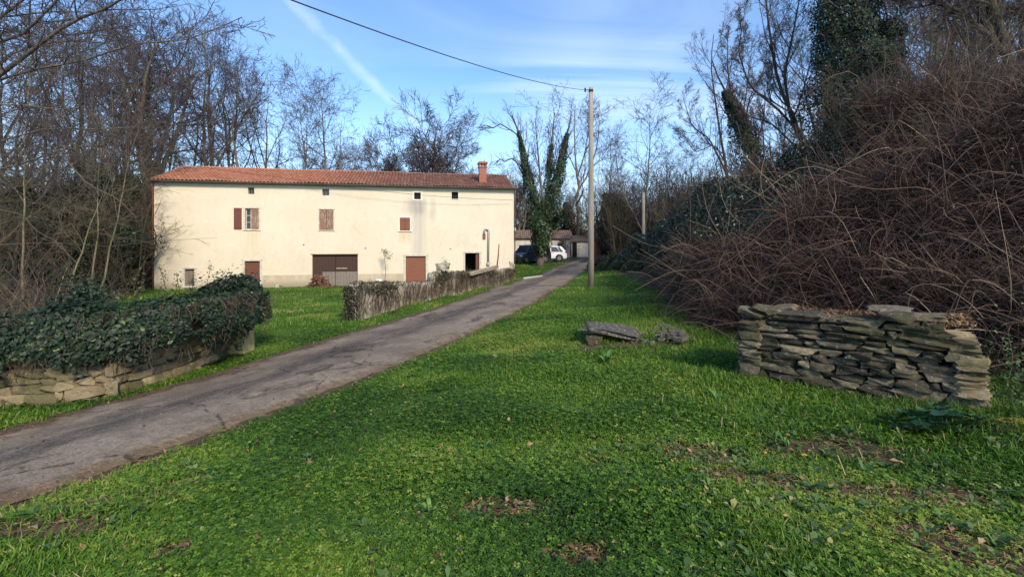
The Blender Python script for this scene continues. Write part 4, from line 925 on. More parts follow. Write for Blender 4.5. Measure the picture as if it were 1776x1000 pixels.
# ------------------------------------------------------------------ ivy-stubbled boundary wall in front of the house
def build_midwall():
    a = G(617, 556)[:2]; b = G(894, 484)[:2]; N = 160
    w = thing('boundary_wall', 'long low garden wall clothed in bare ivy stems, house behind', 'garden wall', (a[0], a[1], g1(*a))); w.location = (0, 0, 0)
    t = np.linspace(0, 1, N); P = a[None] + (b - a)[None] * t[:, None]; U = CU + F * P[:, 0] / P[:, 1]
    vt = np.interp(U, [616, 622, 680, 753, 756, 800, 850, 893], [497, 492.5, 491, 489.5, 473.5, 472.5, 470, 466]); Zt = EYE - (vt - HV) / F * P[:, 1]
    d = (b - a) / np.linalg.norm(b - a); n = np.array([-d[1], d[0]]); Zb = gz0(P[:, 0], P[:, 1]) - .3
    f = P - n * .0; k = P + n * .36
    rng = np.random.RandomState(2); Zt = Zt + .02 * np.sin(t * 90) + rng.normal(0, .01, N)
    rows = 9; V = []
    for r in range(rows + 1):
        q = r / rows; z = Zb + (Zt - Zb) * q; bul = .03 * wav(t * 60, np.full(N, r * .9), 1.0); V.append(np.c_[f - n * bul[:, None], z])
    V.append(np.c_[k, Zt]); V.append(np.c_[k, Zb])
    V = np.stack(V, 1); M = V.shape[1]; i = np.arange(N * M).reshape(N, M); Q = np.stack([i[:-1, :-1], i[1:, :-1], i[1:, 1:], i[:-1, 1:]], -1).reshape(-1, 4)
    V = V.reshape(-1, 3); e = [[0, rows, rows + 1, rows + 2]]; e = np.array([[i[0, 0], i[0, rows], i[0, rows + 1], i[0, rows + 2]], [i[-1, 0], i[-1, rows + 2], i[-1, rows + 1], i[-1, rows]]])
    mesh_np('wall', V, np.concatenate([Q, e]), M_MIDWALL, w, smooth=False)
    # tangle of clinging bare stems
    L = np.linalg.norm(b - a); m = 800; tt = rng.rand(m); K = 6; q = np.linspace(0, 1, K)[None, :]
    h0 = rng.uniform(-.05, .45, m)[:, None]; h1 = h0 + rng.uniform(.25, .8, m)[:, None]; zb = np.interp(tt, t, Zb)[:, None] + .3; zt = np.interp(tt, t, Zt)[:, None]
    z = zb + (zt - zb + .06) * np.clip(h0 + (h1 - h0) * q, 0, 1.02); s = tt[:, None] + (rng.normal(0, .18, (m, 1)) * q + .035 * np.sin(q * 7 + tt[:, None] * 50)) / L
    o = .035 + .05 * rng.rand(m)[:, None] + .02 * np.sin(q * 9)
    X = a[0] + d[0] * L * s - n[0] * o; Y = a[1] + d[1] * L * s - n[1] * o
    V, Q = tubes(np.stack([X, Y, z], -1), np.broadcast_to(rng.uniform(.005, .010, m)[:, None], (m, K)), 3)
    mesh_np('clinging_stems', V, Q, M_SCRUB, w, tint=np.repeat(np.clip(rng.normal(.32, .2, m), 0, 1), K * 3))
    m = 16000; tt = rng.rand(m); pat = wav(tt * L * 1.3, tt * 3, 1.6); hh = np.where(rng.rand(m) < .55, 1 - rng.rand(m) ** 2 * .35, rng.rand(m)); keep = (pat + (hh - .72) * 3.2 > rng.normal(.45, .45, m)); tt = tt[keep]; hh = hh[keep]; m = len(tt)
    z = np.interp(tt, t, Zb) + .3 + (np.interp(tt, t, Zt) - np.interp(tt, t, Zb) - .3) * hh + .03
    P3 = np.c_[a[0] + d[0] * L * tt - n[0] * .08, a[1] + d[1] * L * tt - n[1] * .08, z]; top = hh > .93; P3[top, :2] += n[None] * (rng.rand(top.sum()) * .42)[:, None]; P3 += rng.normal(0, .025, P3.shape)
    V, Q = leaf_quads(P3, np.r_[-n, .3][None] + rng.normal(0, .5, (m, 3)), rng.uniform(.025, .055, m), rng); mesh_np('ivy_leaves', V, Q, M_IVYDULL, w, tint=np.repeat(rng.rand(m), 4))
    # thicker leaf sleeve on the left end of the wall
    m = 1200; z = rng.rand(m); P3 = np.c_[a[0] + rng.normal(0, .05, m) + n[0] * rng.rand(m) * .36, a[1] + n[1] * rng.rand(m) * .36 - .03, g1(*a) + z * (Zt[0] - g1(*a))]
    V, Q = leaf_quads(P3, rng.normal(size=(m, 3)), rng.uniform(.03, .06, m), rng); mesh_np('ivy_leaves', V, Q, M_IVYDULL, w, tint=np.repeat(rng.rand(m) * .7, 4))
    return a, b, d, n, L, t, Zt
def b_midw(t, bs):
    p = t.geo('Position'); n = t.noise(t.scale(p, (1, 1, .45)), 5, 7, .75); n2 = t.noise(p, 22, 5, .7)
    c = t.mix(t.ss(n, .35, .62), (0.13, 0.115, 0.09), (0.50, 0.44, 0.34)); c = t.mix(t.m('MULTIPLY', t.ss(n2, .5, .68), .6), c, (0.10, 0.085, 0.06))
    t.put(bs.inputs['Base Color'], c); bs.inputs['Roughness'].default_value = .95; t.put(bs.inputs['Normal'], t.bump(n, .8, .04))
M_MIDWALL = mat('boundary_wall', b_midw)
M_IVYDULL = leafmat('dull_ivy', [(0, (0.03, 0.032, 0.02)), (.6, (0.055, 0.06, 0.032)), (1, (0.14, 0.12, 0.07))], trans=.05)
MW = build_midwall()
def wall_pt(u):
    a, b, d, n, L, t, Zt = MW; P = a[None] + (b - a)[None] * t[:, None]; U = CU + F * P[:, 0] / P[:, 1]; k = float(np.interp(u, U, t)); p = a + (b - a) * k; return p, float(np.interp(k, t, Zt))
def build_wall_bits():
    a, b, d, n, L, t, Zt = MW
    # beam lying across the wall top
    p0, z0 = wall_pt(812); p1, z1 = wall_pt(864)
    A = np.r_[p0 - n * .12, EYE - (474.5 - HV) / F * p0[1]]; B = np.r_[p1 + n * .1, EYE - (463 - HV) / F * p1[1]]
    X = (B - A); Lb = np.linalg.norm(X); o = MB().box(0, Lb, -.13, .13, -.09, .09, .015).build('timber_beam', M_BEAM)
    tag(o, 'weathered timber beam lying along the top of the boundary wall', 'beam'); o.location = A; o.rotation_euler = (0, -math.asin(X[2] / Lb), math.atan2(X[1], X[0]))
    p, z = wall_pt(862); q0 = np.array([*(p + n * .55), z - .6]); D = q0[1]; q1 = px(865.5, 423, D)
    q0 = px(861.5, 466, D); tag(MB().tube([q0, (q0 + q1) / 2 + [.02, 0, 0], q1], [.045, .04, .03], 7).build('rusty_post', M_RUST, None, True), 'thin rust-red post leaning up behind the boundary wall', 'post')
    # mushroom-like mossy lump on the step of the wall
    p, z = wall_pt(761); rng = np.random.RandomState(3); V, Q = stone_mesh(np.array([p[0] + .15, p[1] + .2, EYE - (462 - HV) / F * p[1]]), np.eye(3), (.50, .40, .24), rng, 3)
    V2, Q2 = stone_mesh(np.array([p[0] - .02, p[1] + .18, z - .05]), np.eye(3), (.20, .3, .5), rng, 2)
    o = stones_obj('stone_cap', [(V, Q, .3), (V2, Q2, .3)], M_MIDWALL); tag(o, 'mossy mushroom-shaped stone standing on the step of the wall', 'stone')
    D = 27.5; c = px(657, 488, D); o = MB().tube([c - [0, 0, .5], c - [0, 0, .02], c + [0, 0, .10], c + [0, 0, .13]], [.16, .20, .21, .17], 14).build('bucket', M_BUCKET, None, True); tag(o, 'white plastic tub behind the low part of the wall', 'tub')
    # rounded stone at the corner of the house
    p, z = wall_pt(889); V, Q = stone_mesh(np.array([p[0] - .02, p[1] + .5, z + .10]), np.eye(3), (.32, .3, .62), rng, 3); tag(stones_obj('corner_stone', [(V, Q, .7)], M_MIDWALL), 'upright pale stone at the right end of the boundary wall', 'stone')
    # concrete strip in the grass beside the road
    A_ = G(908, 484); B_ = G(942, 480); m = MB(); w_ = .22
    m.add([(A_[0], A_[1], A_[2] + .05), (B_[0], B_[1], B_[2] + .05), (B_[0], B_[1] + 1.2, B_[2] + .03), (A_[0], A_[1] + 1.2, A_[2] + .03), (A_[0], A_[1], A_[2] - .1), (B_[0], B_[1], B_[2] - .1)], [(0, 1, 2, 3), (0, 4, 5, 1)])
    tag(m.build('concrete_slab', M_FRAME), 'pale concrete strip in the verge beyond the wall', 'slab')
M_BUCKET = simple('white_plastic', (0.72, 0.73, 0.74), (0.80, 0.80, 0.80), 5, .4, bump=0)
build_wall_bits()

# ------------------------------------------------------------------ poles and cables
M_CONC = simple('pole_concrete', (0.20, 0.18, 0.145), (0.34, 0.305, 0.25), 1.2, .9, stretch=(6, 6, .5))
def build_poles():
    b = G(1025, 499); top = EYE - (152 - HV) / F * b[1]
    p = thing('utility_pole', 'tall tapering grey concrete pole standing on the grass verge by the lane', 'utility pole', (b[0], b[1], b[2])); H = top - b[2]
    MB().tube([(0, 0, -.3), (0, 0, H * .3), (0, 0, H * .65), (0, 0, H)], [.13, .12, .104, .085], 16).build('shaft', M_CONC, p, True)
    br = MB().tube([(-.02, 0, H - .10), (-.25, -.06, H - .12)], .018, 6).tube([(-.25, -.06, H - .20), (-.25, -.06, H - .04)], .035, 8).box(-.03, .03, -.11, .11, H - .16, H - .12).tube([(0, 0, H - .19), (0, 0, H - .09)], .099, 12).build('insulator', M_TRIM, p)
    A = np.array([b[0] - .25, b[1] - .06, b[2] + H - .12]); B = px(563, -2, 6.5); B2 = A + (B - A) * 1.25
    K = 40; t = np.linspace(0, 1, K)[:, None]; C = A + (B2 - A) * t; C[:, 2] -= .30 * 4 * (t * (1 - t))[:, 0]
    tag(MB().tube(C, .010, 5).build('overhead_cable', M_TRIM, None, True), 'black overhead cable slanting from the pole top to the top of the picture', 'cable')
    b = G(1116, 440); D = 35; base = px(1116, 432, D); top = EYE - (334 - HV) / F * D; gb = g1(base[0], D)
    p = thing('utility_pole', 'distant pale concrete pole half hidden by scrub on the right', 'utility pole', (base[0], D, gb)); MB().tube([(0, 0, -.3), (0, 0, (top - gb) / 2), (0, 0, top - gb)], [.13, .12, .10], 12).build('shaft', M_CONC, p, True)
    # service cable across the facade, sagging from the ridge to the right corner
    def onfac(u, v, off):
        s, z = fac(u, v); return np.array([HXL + HC * s + HS * off, HYL + HS * s - HC * off, HZ0 + z])
    pts = [px(340, 288.5, 31), px(400, 297, 31), px(493, 308.5, 31.2), px(560, 319, 31.5), px(628, 328, 31.9), px(720, 337.5, 32.6), px(810, 344, 33.4), px(889, 347, 34.3)]
    tag(MB().tube(crom(pts, 50), .012, 5).build('service_cable', M_TRIM, None, True), 'thin dark cable sagging across the roof and upper facade of the house', 'cable')
build_poles()

# ------------------------------------------------------------------ trees
def unit(a): return a / (np.linalg.norm(a, axis=-1, keepdims=True) + 1e-9)
def grow(P, Rd, n, t0, t1, lr, ang, K, rng, up=.15, wob=.12, rr=.55, taper=.25, lfall=.55, rmin=.004, minlen=.0):
    """n children on every parent polyline -> new polylines"""
    N, K0, _ = P.shape; M = N * n
    par = np.repeat(np.arange(N), n); t = (t0 + (t1 - t0) * ((np.tile(np.arange(n), N) + rng.rand(M)) / n))
    f = t * (K0 - 1); i = np.minimum(f.astype(int), K0 - 2); w = (f - i)[:, None]
    p0 = P[par, i] * (1 - w) + P[par, i + 1] * w; T = unit(P[par, i + 1] - P[par, i]); r0 = Rd[par, i] * (1 - w[:, 0]) + Rd[par, i + 1] * w[:, 0]
    Lp = np.linalg.norm(np.diff(P, axis=1), axis=2).sum(1)[par]
    pr = unit(np.cross(T, rng.normal(size=(M, 3)))); a = np.radians(rng.normal(ang, ang * .22, M))[:, None]
    d = unit(np.cos(a) * T + np.sin(a) * pr); L = np.maximum(Lp * lr * (1 - lfall * t) * rng.uniform(.65, 1.25, M), minlen)
    out = np.zeros((M, K, 3)); out[:, 0] = p0; cur = d
    for k in range(1, K):
        out[:, k] = out[:, k - 1] + cur * (L / (K - 1))[:, None]
        cur = unit(cur + rng.normal(0, wob, (M, 3)) + np.array([0, 0, up]))
    Rc = np.maximum((r0 * rr)[:, None] * np.linspace(1, taper, K)[None], rmin)
    return out, Rc
def bare_tree(seed, H=14, r=.18, fork=.35, n1=12, n2=6, n3=5, n4=4, ang=38, lr=.42, up=.16, lean=(0, 0), forks=0, twig=.006, start=.30, wob=.16):
    """returns (trunk verts, quads), (crown verts, quads), trunk polylines"""
    rng = np.random.RandomState(seed); K = 14; t = np.linspace(0, 1, K)
    x = lean[0] * t * H + np.cumsum(rng.normal(0, wob, K)) * .8; y = lean[1] * t * H + np.cumsum(rng.normal(0, wob, K)) * .8; x -= x[0]; y -= y[0]
    P = np.stack([x, y, t * H - .2], -1)[None]; Rd = (r * (1 - .93 * t ** .9) * (1 + .35 * np.exp(-t * 18)))[None]
    tr = [tubes(P, Rd, 8)]; Ps, Rs = [P], [Rd]
    if forks:
        Pf, Rf = grow(P, Rd, forks, fork * .6, min(fork * 1.7, .7), .75, 20, 14, rng, up=.06, wob=.07, rr=.75, taper=.2, lfall=.6)
        tr.append(tubes(Pf, Rf, 7)); base = [(P, Rd, start), (Pf, Rf, .18)]
    else: base = [(P, Rd, start)]
    cr = []; sp = [P] + ([Pf] if forks else [])
    for Pb, Rb, st in base:
        P1, R1 = grow(Pb, Rb, n1, st, .99, lr, ang, 9, rng, up=up, wob=.12, rr=.60, taper=.22, lfall=.38)
        cr.append(tubes(P1, R1, 5))
        P2, R2 = grow(P1, R1, n2, .15, .98, .56, 44, 6, rng, up=up * .35, wob=.17, rr=.58, taper=.3, rmin=twig * 1.3, lfall=.4); cr.append(tubes(P2, R2, 4))
        P3, R3 = grow(P2, R2, n3, .15, 1, .58, 42, 4, rng, up=up * .2, wob=.2, rr=.62, taper=.4, rmin=twig, minlen=.3, lfall=.3); cr.append(tubes(P3, R3, 3))
        if n4: P4, R4 = grow(P3, R3, n4, .2, 1, .66, 40, 3, rng, up=.03, wob=.2, rr=.7, taper=.5, rmin=twig * .8, minlen=.25, lfall=.2); cr.append(tubes(P4, R4, 3))
    return join(tr), join(cr), sp
def ivy_on(lines, radii, N, seed, size, h0=0, h1=99, rough=.35, hang=.0):
    """leaves wrapped around trunk polylines; radii = sleeve thickness from bottom to top"""
    rng = np.random.RandomState(seed); Vs = []; per = max(1, N // len(lines)); T = []
    for Pl in lines:
        m = per; t = rng.rand(m); K = len(Pl); f = t * (K - 1); i = np.minimum(f.astype(int), K - 2); w = (f - i)[:, None]
        c = Pl[i] * (1 - w) + Pl[i + 1] * w; keep = (c[:, 2] > h0) & (c[:, 2] < h1); c = c[keep]; t = t[keep]; m = len(c)
        if m == 0: continue
        rr = np.interp(t, np.linspace(0, 1, len(radii)), radii); th = rng.uniform(0, 2 * np.pi, m)
        lump = 1 + rough * wav(c[:, 2] * 1.3 + th * 1.1, th * 2.0 + c[:, 2] * .6, 1.6) + rough * .6 * wav(c[:, 2] * 4, th * 3, 1.2)
        q = rr * lump * (1 - rng.rand(m) ** 2 * .6)
        nrm = np.c_[np.cos(th), np.sin(th), np.full(m, .25)] + rng.normal(0, .45, (m, 3))
        pos = c + np.c_[np.cos(th) * q, np.sin(th) * q, rng.normal(0, size, m)]
        V, Q = leaf_quads(pos, nrm, rng.uniform(.6, 1.3, m) * size, rng, .95, .12); Vs.append((V, Q)); T.append(np.repeat(np.clip(rng.normal(.42, .22, m), 0, 1), 4))
    V, Q = join(Vs); return V, Q, np.concatenate(T)
def mk_tree(name, label, data, loc, rz=0, bark=None, twig=None, group=None, ivy=None, sc=1.0, kind=None, cat='tree'):
    (tv, tq), (cv, cq), sp = data; t = thing(name, label, cat, loc, rz, group, kind); t.scale = (sc, sc, sc)
    mesh_np('trunk', tv, tq, bark or M_BARK, t, smooth=True); mesh_np('crown', cv, cq, twig or M_TWIG, t)
    if ivy: mesh_np('ivy', ivy[0], ivy[1], M_IVY, t, tint=ivy[2])
    return t
def dup(root, loc, rz, sc, label=None, group=None):
    r = root.copy(); COL.objects.link(r); r.location = loc; r.rotation_euler = (0, 0, rz); r.scale = sc if isinstance(sc, tuple) else (sc, sc, sc)
    if label: r['label'] = label
    if group: r['group'] = group
    for ch in list(root.children):
        c = ch.copy(); COL.objects.link(c); c.parent = r
    return r
def at(u, D):
    x = (u - CU) / F * D; return np.array([x, D, g1(x, D)])
def topH(v, D, loc): return EYE - (v - HV) / F * D - loc[2]

protos = {}
def P_(key, **kw):
    if key not in protos: protos[key] = bare_tree(**kw)
    return protos[key]
# prototypes (heights in metres before scaling)
PT = {
 'tallA': dict(seed=1, H=16, r=.20, n1=8, n2=6, n3=5, n4=3, ang=46, lr=.40, up=.09, start=.30, forks=2, fork=.4, twig=.008),
 'tallB': dict(seed=2, H=16, r=.19, n1=14, n2=6, n3=5, n4=3, ang=44, lr=.37, up=.10, start=.30, twig=.009),
 'tallC': dict(seed=3, H=16, r=.24, n1=7, n2=6, n3=5, n4=3, ang=46, lr=.42, up=.08, forks=3, start=.45, twig=.009),
 'fork':  dict(seed=4, H=18, r=.36, n1=9, n2=7, n3=5, n4=4, ang=48, lr=.42, up=.06, forks=6, fork=.30, start=.50, twig=.010),
 'slim':  dict(seed=5, H=15, r=.12, n1=15, n2=6, n3=4, n4=3, ang=38, lr=.28, up=.12, start=.38, twig=.008),
 'round': dict(seed=6, H=10, r=.22, n1=8, n2=7, n3=6, n4=4, ang=48, lr=.50, up=.08, forks=4, fork=.22, start=.35, twig=.010),
 'whip':  dict(seed=7, H=9, r=.07, n1=10, n2=5, n3=4, n4=0, ang=24, lr=.36, up=.22, start=.15, forks=4, fork=.1, twig=.006),
 'brown': dict(seed=8, H=12, r=.15, n1=10, n2=6, n3=5, n4=3, ang=48, lr=.44, up=.04, start=.22, forks=2, fork=.2, twig=.006),
}
first = {}
def place(key, u, D, vtop, label, rz=None, wide=1.0, group=None, brown=False, z=None):
    loc = at(u, D); H = topH(vtop, D, loc); s = H / (PT[key]['H'] * 1.05); rz = rz if rz is not None else (u * 1.7 + D) % 6.28
    k = key + ('_b' if brown else '')
    if k not in first:
        t = mk_tree('bare_tree', label, P_(key, **PT[key]), loc, rz, M_BARKD if brown else M_BARK, M_TWIGR if brown else M_TWIG, group); t.scale = (s * wide, s * wide, s); first[k] = t; return t
    t = dup(first[k], loc, rz, (s * wide, s * wide, s), label)
    if group: t['group'] = group
    elif 'group' in t: del t['group']
    return t
# behind the roof, left to right
place('fork', 268, 37, 8, 'tallest bare tree by the left roof end, forked into pale limbs', rz=.6, wide=1.15)
place('tallC', 366, 44, 62, 'dark forked bare tree behind the roof, next right of the tallest one', rz=1.2)
place('tallA', 388, 47, 75, 'broad bare tree behind the roof above the open-shuttered window', rz=2.5, wide=.9)
place('tallB', 424, 43, 92, 'bare tree with pale straight trunk behind the roof, right of the open-shuttered window', rz=.4)
place('tallA', 458, 48, 115, 'bare tree behind the roof with dark narrow crown, left of the slim pair', rz=4.2, wide=.8)
place('slim', 520, 44, 135, 'left one of two slim bare trees standing close together behind the roof', rz=1)
place('slim', 533, 46, 160, 'right one of two slim bare trees standing close together behind the roof', rz=3)
place('tallB', 566, 44, 138, 'bare tree with tall rounded crown behind the middle of the roof', rz=5.0, wide=1.05)
place('brown', 480, 52, 200, 'lower brownish bare tree behind the slim pair', rz=2.0)
place('round', 655, 56, 248, 'smallest round-crowned bare tree behind the roof, right of the ivy-trunked one', rz=1)
place('round', 692, 54, 238, 'dense low bare tree behind the roof, left of the widest round one', rz=3.3)
place('round', 745, 52, 196, 'widest round-crowned bare tree behind the roof, left of the chimney', rz=5.1, wide=1.05)
place('whip', 808, 50, 238, 'thin fan-shaped bare sapling just left of the chimney', rz=.5, wide=.8)
place('brown', 622, 58, 258, 'low brown bare tree far behind the roof between the taller ones', rz=4)
place('brown', 778, 57, 262, 'low brown bare tree far behind the roof near the chimney', rz=1.4)
# ivy-trunked one
d = bare_tree(**dict(PT['tallB'], seed=22, n1=12)); loc = at(594, 45); H = topH(185, 45, loc)
iv = ivy_on([d[2][0][0][:9]], [.55, .40, .32, .2], 3000, 5, .11); t = mk_tree('ivy_clad_tree', 'bare tree behind the roof with a dark ivy sleeve on its trunk', d, loc, .3, ivy=iv, sc=H / 17); t.scale = (H / 17 * .8, H / 17 * .8, H / 17)

# the wood at the left
G1 = 'bare trees of the wood left of the house'
wl = [(-60, 30, -80, 'tallC'), (12, 34, 20, 'tallA'), (70, 34, 30, 'tallB'), (112, 40, 60, 'slim'), (150, 42, 40, 'tallC'), (192, 33, 30, 'slim'), (222, 44, 60, 'tallB'), (300, 46, 80, 'slim'), (328, 50, 95, 'tallB'), (-20, 24, -150, 'slim'), (45, 50, 100, 'slim'), (345, 57, 110, 'slim')]
for i, (u, D, v, k) in enumerate(wl):
    place(k, u, D, v, 'bare grey tree, one of many in the wood left of the house', rz=i * 1.3, group=G1, wide=1.0 + .15 * math.sin(i * 2.3), brown=(i % 3 == 1))
# low brown-twigged understorey trees
G2 = 'small bushy trees at the edge of the left wood'
for i, (u, D, v) in enumerate([(20, 26, 230), (80, 28, 250), (135, 27, 250), (195, 32, 245), (240, 36, 235), (-30, 20, 240), (310, 46, 250), (180, 26, 310), (90, 24, 330), (105, 33, 225), (222, 40, 225), (30, 22, 320), (250, 30, 300), (50, 38, 225)]):
    place('brown', u, D, v, 'small bushy brown-twigged tree, one of many edging the left wood', rz=i * 1.9, group=G2, wide=1.25, brown=True)
# mossy leaning trunks near the house corner
for i, (u0, v0, u1, v1, D, lab) in enumerate([(168, 480, 212, 330, 23, 'young leaning tree with mossy yellowish stem left of the house'), (158, 475, 172, 340, 24, 'thin upright young tree with reddish stem left of the house'), (40, 470, 55, 250, 21, 'slender pale young tree near the left edge of the picture'), (100, 480, 150, 400, 20, 'low leaning young tree in front of the left wood')]):
    loc = at(u0, D); e = px(u1, v1, D) - loc; H = e[2] * 1.7
    mk_tree('young_tree', lab, bare_tree(seed=60 + i, H=H, r=.055, n1=9, n2=5, n3=4, n4=2, ang=48, lr=.40, up=.03, start=.35, lean=(e[0] / e[2], 0), twig=.005, wob=.05), loc, 0, M_MOSSB, M_TWIGR)
# evergreen ivy-smothered trees in the left wood
def ivy_tree(label, u, D, vtop, seed, radii, N=6000, size=.13, key='tallA', leafh=.62, wide=1.0, lean=(0, 0), limbs=0):
    kw = dict(PT[key], seed=seed, lean=lean)
    d = bare_tree(**kw); loc = at(u, D); H = topH(vtop, D, loc); s = H / (kw['H'] * 1.05)
    lines = [d[2][0][0][:max(3, int(14 * leafh))]] + ([q[:8] for q in d[2][1][:limbs]] if limbs and len(d[2]) > 1 else [])
    iv = ivy_on(lines, [q / s for q in radii], N, seed, size / s); t = mk_tree('ivy_clad_tree', label, d, loc, 0, M_BARKD, M_TWIG, ivy=iv); t.scale = (s * wide, s * wide, s); return t
ivy_tree('dark ivy-smothered tree in the left wood, bushy between the bare trunks', 165, 27, 120, 71, [1.0, 2.0, 2.2, 1.4, .5], 12000, .10, 'tallC', .7)
ivy_tree('ivy-smothered tree just left of the house corner', 226, 33, 120, 72, [.8, 1.3, 1.7, 1.5, .5], 12000, .10, 'tallC', .62)
ivy_tree('ivy-clad trunk at the far left of the wood', 30, 24, 100, 73, [.6, .9, .9, .5], 9000, .09, 'tallA', .6)
ivy_tree('low ivy-clad tree in the left wood between the two bushiest', 205, 30, 230, 74, [1.2, 1.6, 1.2, .5], 10000, .10, 'tallA', .75)
ivy_tree('squat ivy-clad tree in front of the left wood', 95, 25, 250, 75, [1.2, 1.5, 1.1, .5], 10000, .09, 'brown', .8)
# boughs reaching in from a tree just outside the picture at the left
def near_left():
    rng = np.random.RandomState(4); loc = at(-150, 8.5); t = thing('overhanging_tree', 'near bare tree whose mossy boughs reach into the top left corner', 'tree', (0, 0, 0))
    tr = np.array([loc + [0, 0, -.3], loc + [.05, 0, 2], loc + [.2, 0, 4], loc + [.1, .2, 6.5], loc + [.3, .3, 9], loc + [.5, .3, 11]]); mesh_np('trunk', *tubes(crom(tr, 12)[None], np.linspace(.22, .06, 12)[None], 10), M_BARK, t, smooth=True)
    limbs = [([px(-150, 220, 8.5), px(-20, 145, 8.2), px(50, 92, 8), px(120, 38, 7.8), px(200, 10, 7.6), px(260, -40, 7.4)], .055),
             ([px(-150, 330, 8.5), px(-40, 255, 8), px(0, 245, 7.8), px(90, 220, 7.6), px(170, 225, 7.4), px(240, 220, 7.2)], .022), ([px(-150, 120, 8.5), px(-40, 60, 8), px(20, 15, 7.8), px(80, -30, 7.6)], .05),
             ([px(-150, 260, 8.5), px(-60, 165, 8.2), px(30, 85, 8.6), px(110, 70, 8.4), px(190, 75, 8.2)], .03), ([px(-120, 190, 7), px(-40, 180, 7), px(40, 182, 7), px(100, 190, 6.9), px(150, 185, 6.8)], .02), ([px(-150, 40, 8.5), px(0, 30, 8), px(90, 20, 7.8), px(170, 22, 7.6)], .028), ([px(-40, 150, 8.3), px(60, 120, 8), px(150, 105, 7.8), px(230, 75, 7.6), px(330, 70, 7.4), px(420, 30, 7.3)], .025), ([px(-60, 90, 8), px(40, 60, 7.8), px(110, -10, 7.6), px(130, -60, 7.5)], .035), ([px(-60, 300, 8), px(20, 290, 8), px(100, 262, 7.9), px(180, 250, 7.8)], .02)]
    P = np.stack([crom(l, 12) for l, r in limbs]); Rr = np.stack([np.linspace(r, r * .25, 12) for l, r in limbs]); mesh_np('boughs', *tubes(P, Rr, 7), M_BARK, t, smooth=True)
    P1, R1 = grow(P, Rr, 12, .1, 1, .42, 40, 8, rng, up=.05, wob=.13, rr=.5, taper=.3); P2, R2 = grow(P1, R1, 6, .1, 1, .5, 40, 5, rng, up=.03, wob=.15, rr=.55, rmin=.004); P3, R3 = grow(P2, R2, 4, .1, 1, .5, 40, 4, rng, up=.03, wob=.15, rr=.7, rmin=.003)
    mesh_np('crown', *join([tubes(P1, R1, 5), tubes(P2, R2, 4), tubes(P3, R3, 3)]), M_TWIG, t)
near_left()
# leafless shrubs behind the ivy hedge
def shrub(label, u, D, n, H, seed, spread=.6, m=None, L=None, name='bare_shrub', cat='shrub', up=.05, wood=None):
    rng = np.random.RandomState(seed); loc = at(u, D); t = thing(name, label, cat, loc); th = rng.uniform(0, 6.28, n); K = 9
    d = unit(np.c_[np.cos(th) * spread, np.sin(th) * spread, np.ones(n)] + rng.normal(0, .25, (n, 3))); P = np.zeros((n, K, 3)); P[:, 0] = np.c_[rng.normal(0, .35, (n, 2)), np.full(n, -.1)]; l = rng.uniform(.6, 1.1, n) * H
    for k in range(1, K): P[:, k] = P[:, k - 1] + d * (l / (K - 1))[:, None]; d = unit(d + rng.normal(0, .13, (n, 3)) + [0, 0, up - .12 * k / K])
    Rr = np.linspace(.016, .005, K)[None] * rng.uniform(.6, 1.4, n)[:, None]; P1, R1 = grow(P, Rr, 6, .2, 1, .45, 42, 5, rng, up=0, wob=.2, rr=.6, rmin=.004); P2, R2 = grow(P1, R1, 4, .1, 1, .5, 45, 4, rng, up=0, wob=.2, rr=.7, rmin=.003)
    V0, Q0 = tubes(P, Rr, 4); tn = np.repeat(np.clip(rng.normal(.55, .22, n), 0, 1), K * 4); mesh_np('stems', V0, Q0, m or M_SCRUB, t, tint=tn)
    V, Q = join([tubes(P1, R1, 3), tubes(P2, R2, 3)]); tn = np.r_[np.repeat(np.clip(rng.normal(.35, .2, len(P1)), 0, 1), 15), np.repeat(np.clip(rng.normal(.3, .2, len(P2)), 0, 1), 12)]; mesh_np('crown', V, Q, m or M_SCRUB, t, tint=tn); return t
for i, (u, D, n, H) in enumerate([(-30, 8.3, 16, 2.2), (40, 9.5, 18, 2.0), (100, 11, 18, 2.0), (10, 12.5, 14, 2.6), (150, 14.5, 12, 1.7), (70, 15, 14, 2.6), (-20, 16, 14, 3.6), (130, 18, 12, 2.8), (60, 20, 12, 3.6), (215, 27, 16, 3.2)]):
    shrub('leafless tangled shrub, one of several behind the ivy hedge', u, D, n, H, 80 + i, .85)['group'] = 'tangled shrubs behind the ivy hedge'
def branch_obj(name, label, pts, r, seed, m, n1=5, lr=.3, cat='branch'):
    rng = np.random.RandomState(seed); P = crom(pts, 14)[None]; Rr = np.linspace(r, r * .3, 14)[None]; t = thing(name, label, cat); mesh_np('stem', *tubes(P, Rr, 5), m, t, tint=np.full(14 * 5, .55))
    P1, R1 = grow(P, Rr, n1, .2, 1, lr, 35, 5, rng, up=.0, wob=.15, rr=.6, rmin=.003); mesh_np('twigs', *tubes(P1, R1, 3), m, t, tint=np.full(n1 * 15, .5)); return t
branch_obj('long_branch', 'long thin bare branch reaching sideways in front of the lower left house wall', [px(-20, 425, 9), px(90, 420, 9.5), px(190, 428, 10), px(260, 418, 10.2), px(310, 416, 10.4), px(376, 412, 10.6)], .008, 3, M_SCRUB, 7, .22)
branch_obj('long_branch', 'thin bare branch drooping towards the small boarded window', [px(180, 405, 10), px(230, 415, 10), px(280, 425, 10), px(338, 444, 10)], .006, 4, M_SCRUB, 4, .2)
branch_obj('long_branch', 'thick lichened branch zigzagging at the far left behind the ivy', [px(-20, 360, 9), px(40, 372, 9), px(62, 400, 9), px(110, 425, 9), px(125, 460, 9)], .012, 5, M_SCRUB, 10, .4)
branch_obj('long_branch', 'pale lichened branch arching from the left wood towards the house corner', [px(100, 260, 13), px(150, 318, 13), px(205, 345, 13), px(240, 380, 13), px(232, 430, 13)], .020, 6, M_SCRUB, 12, .35)

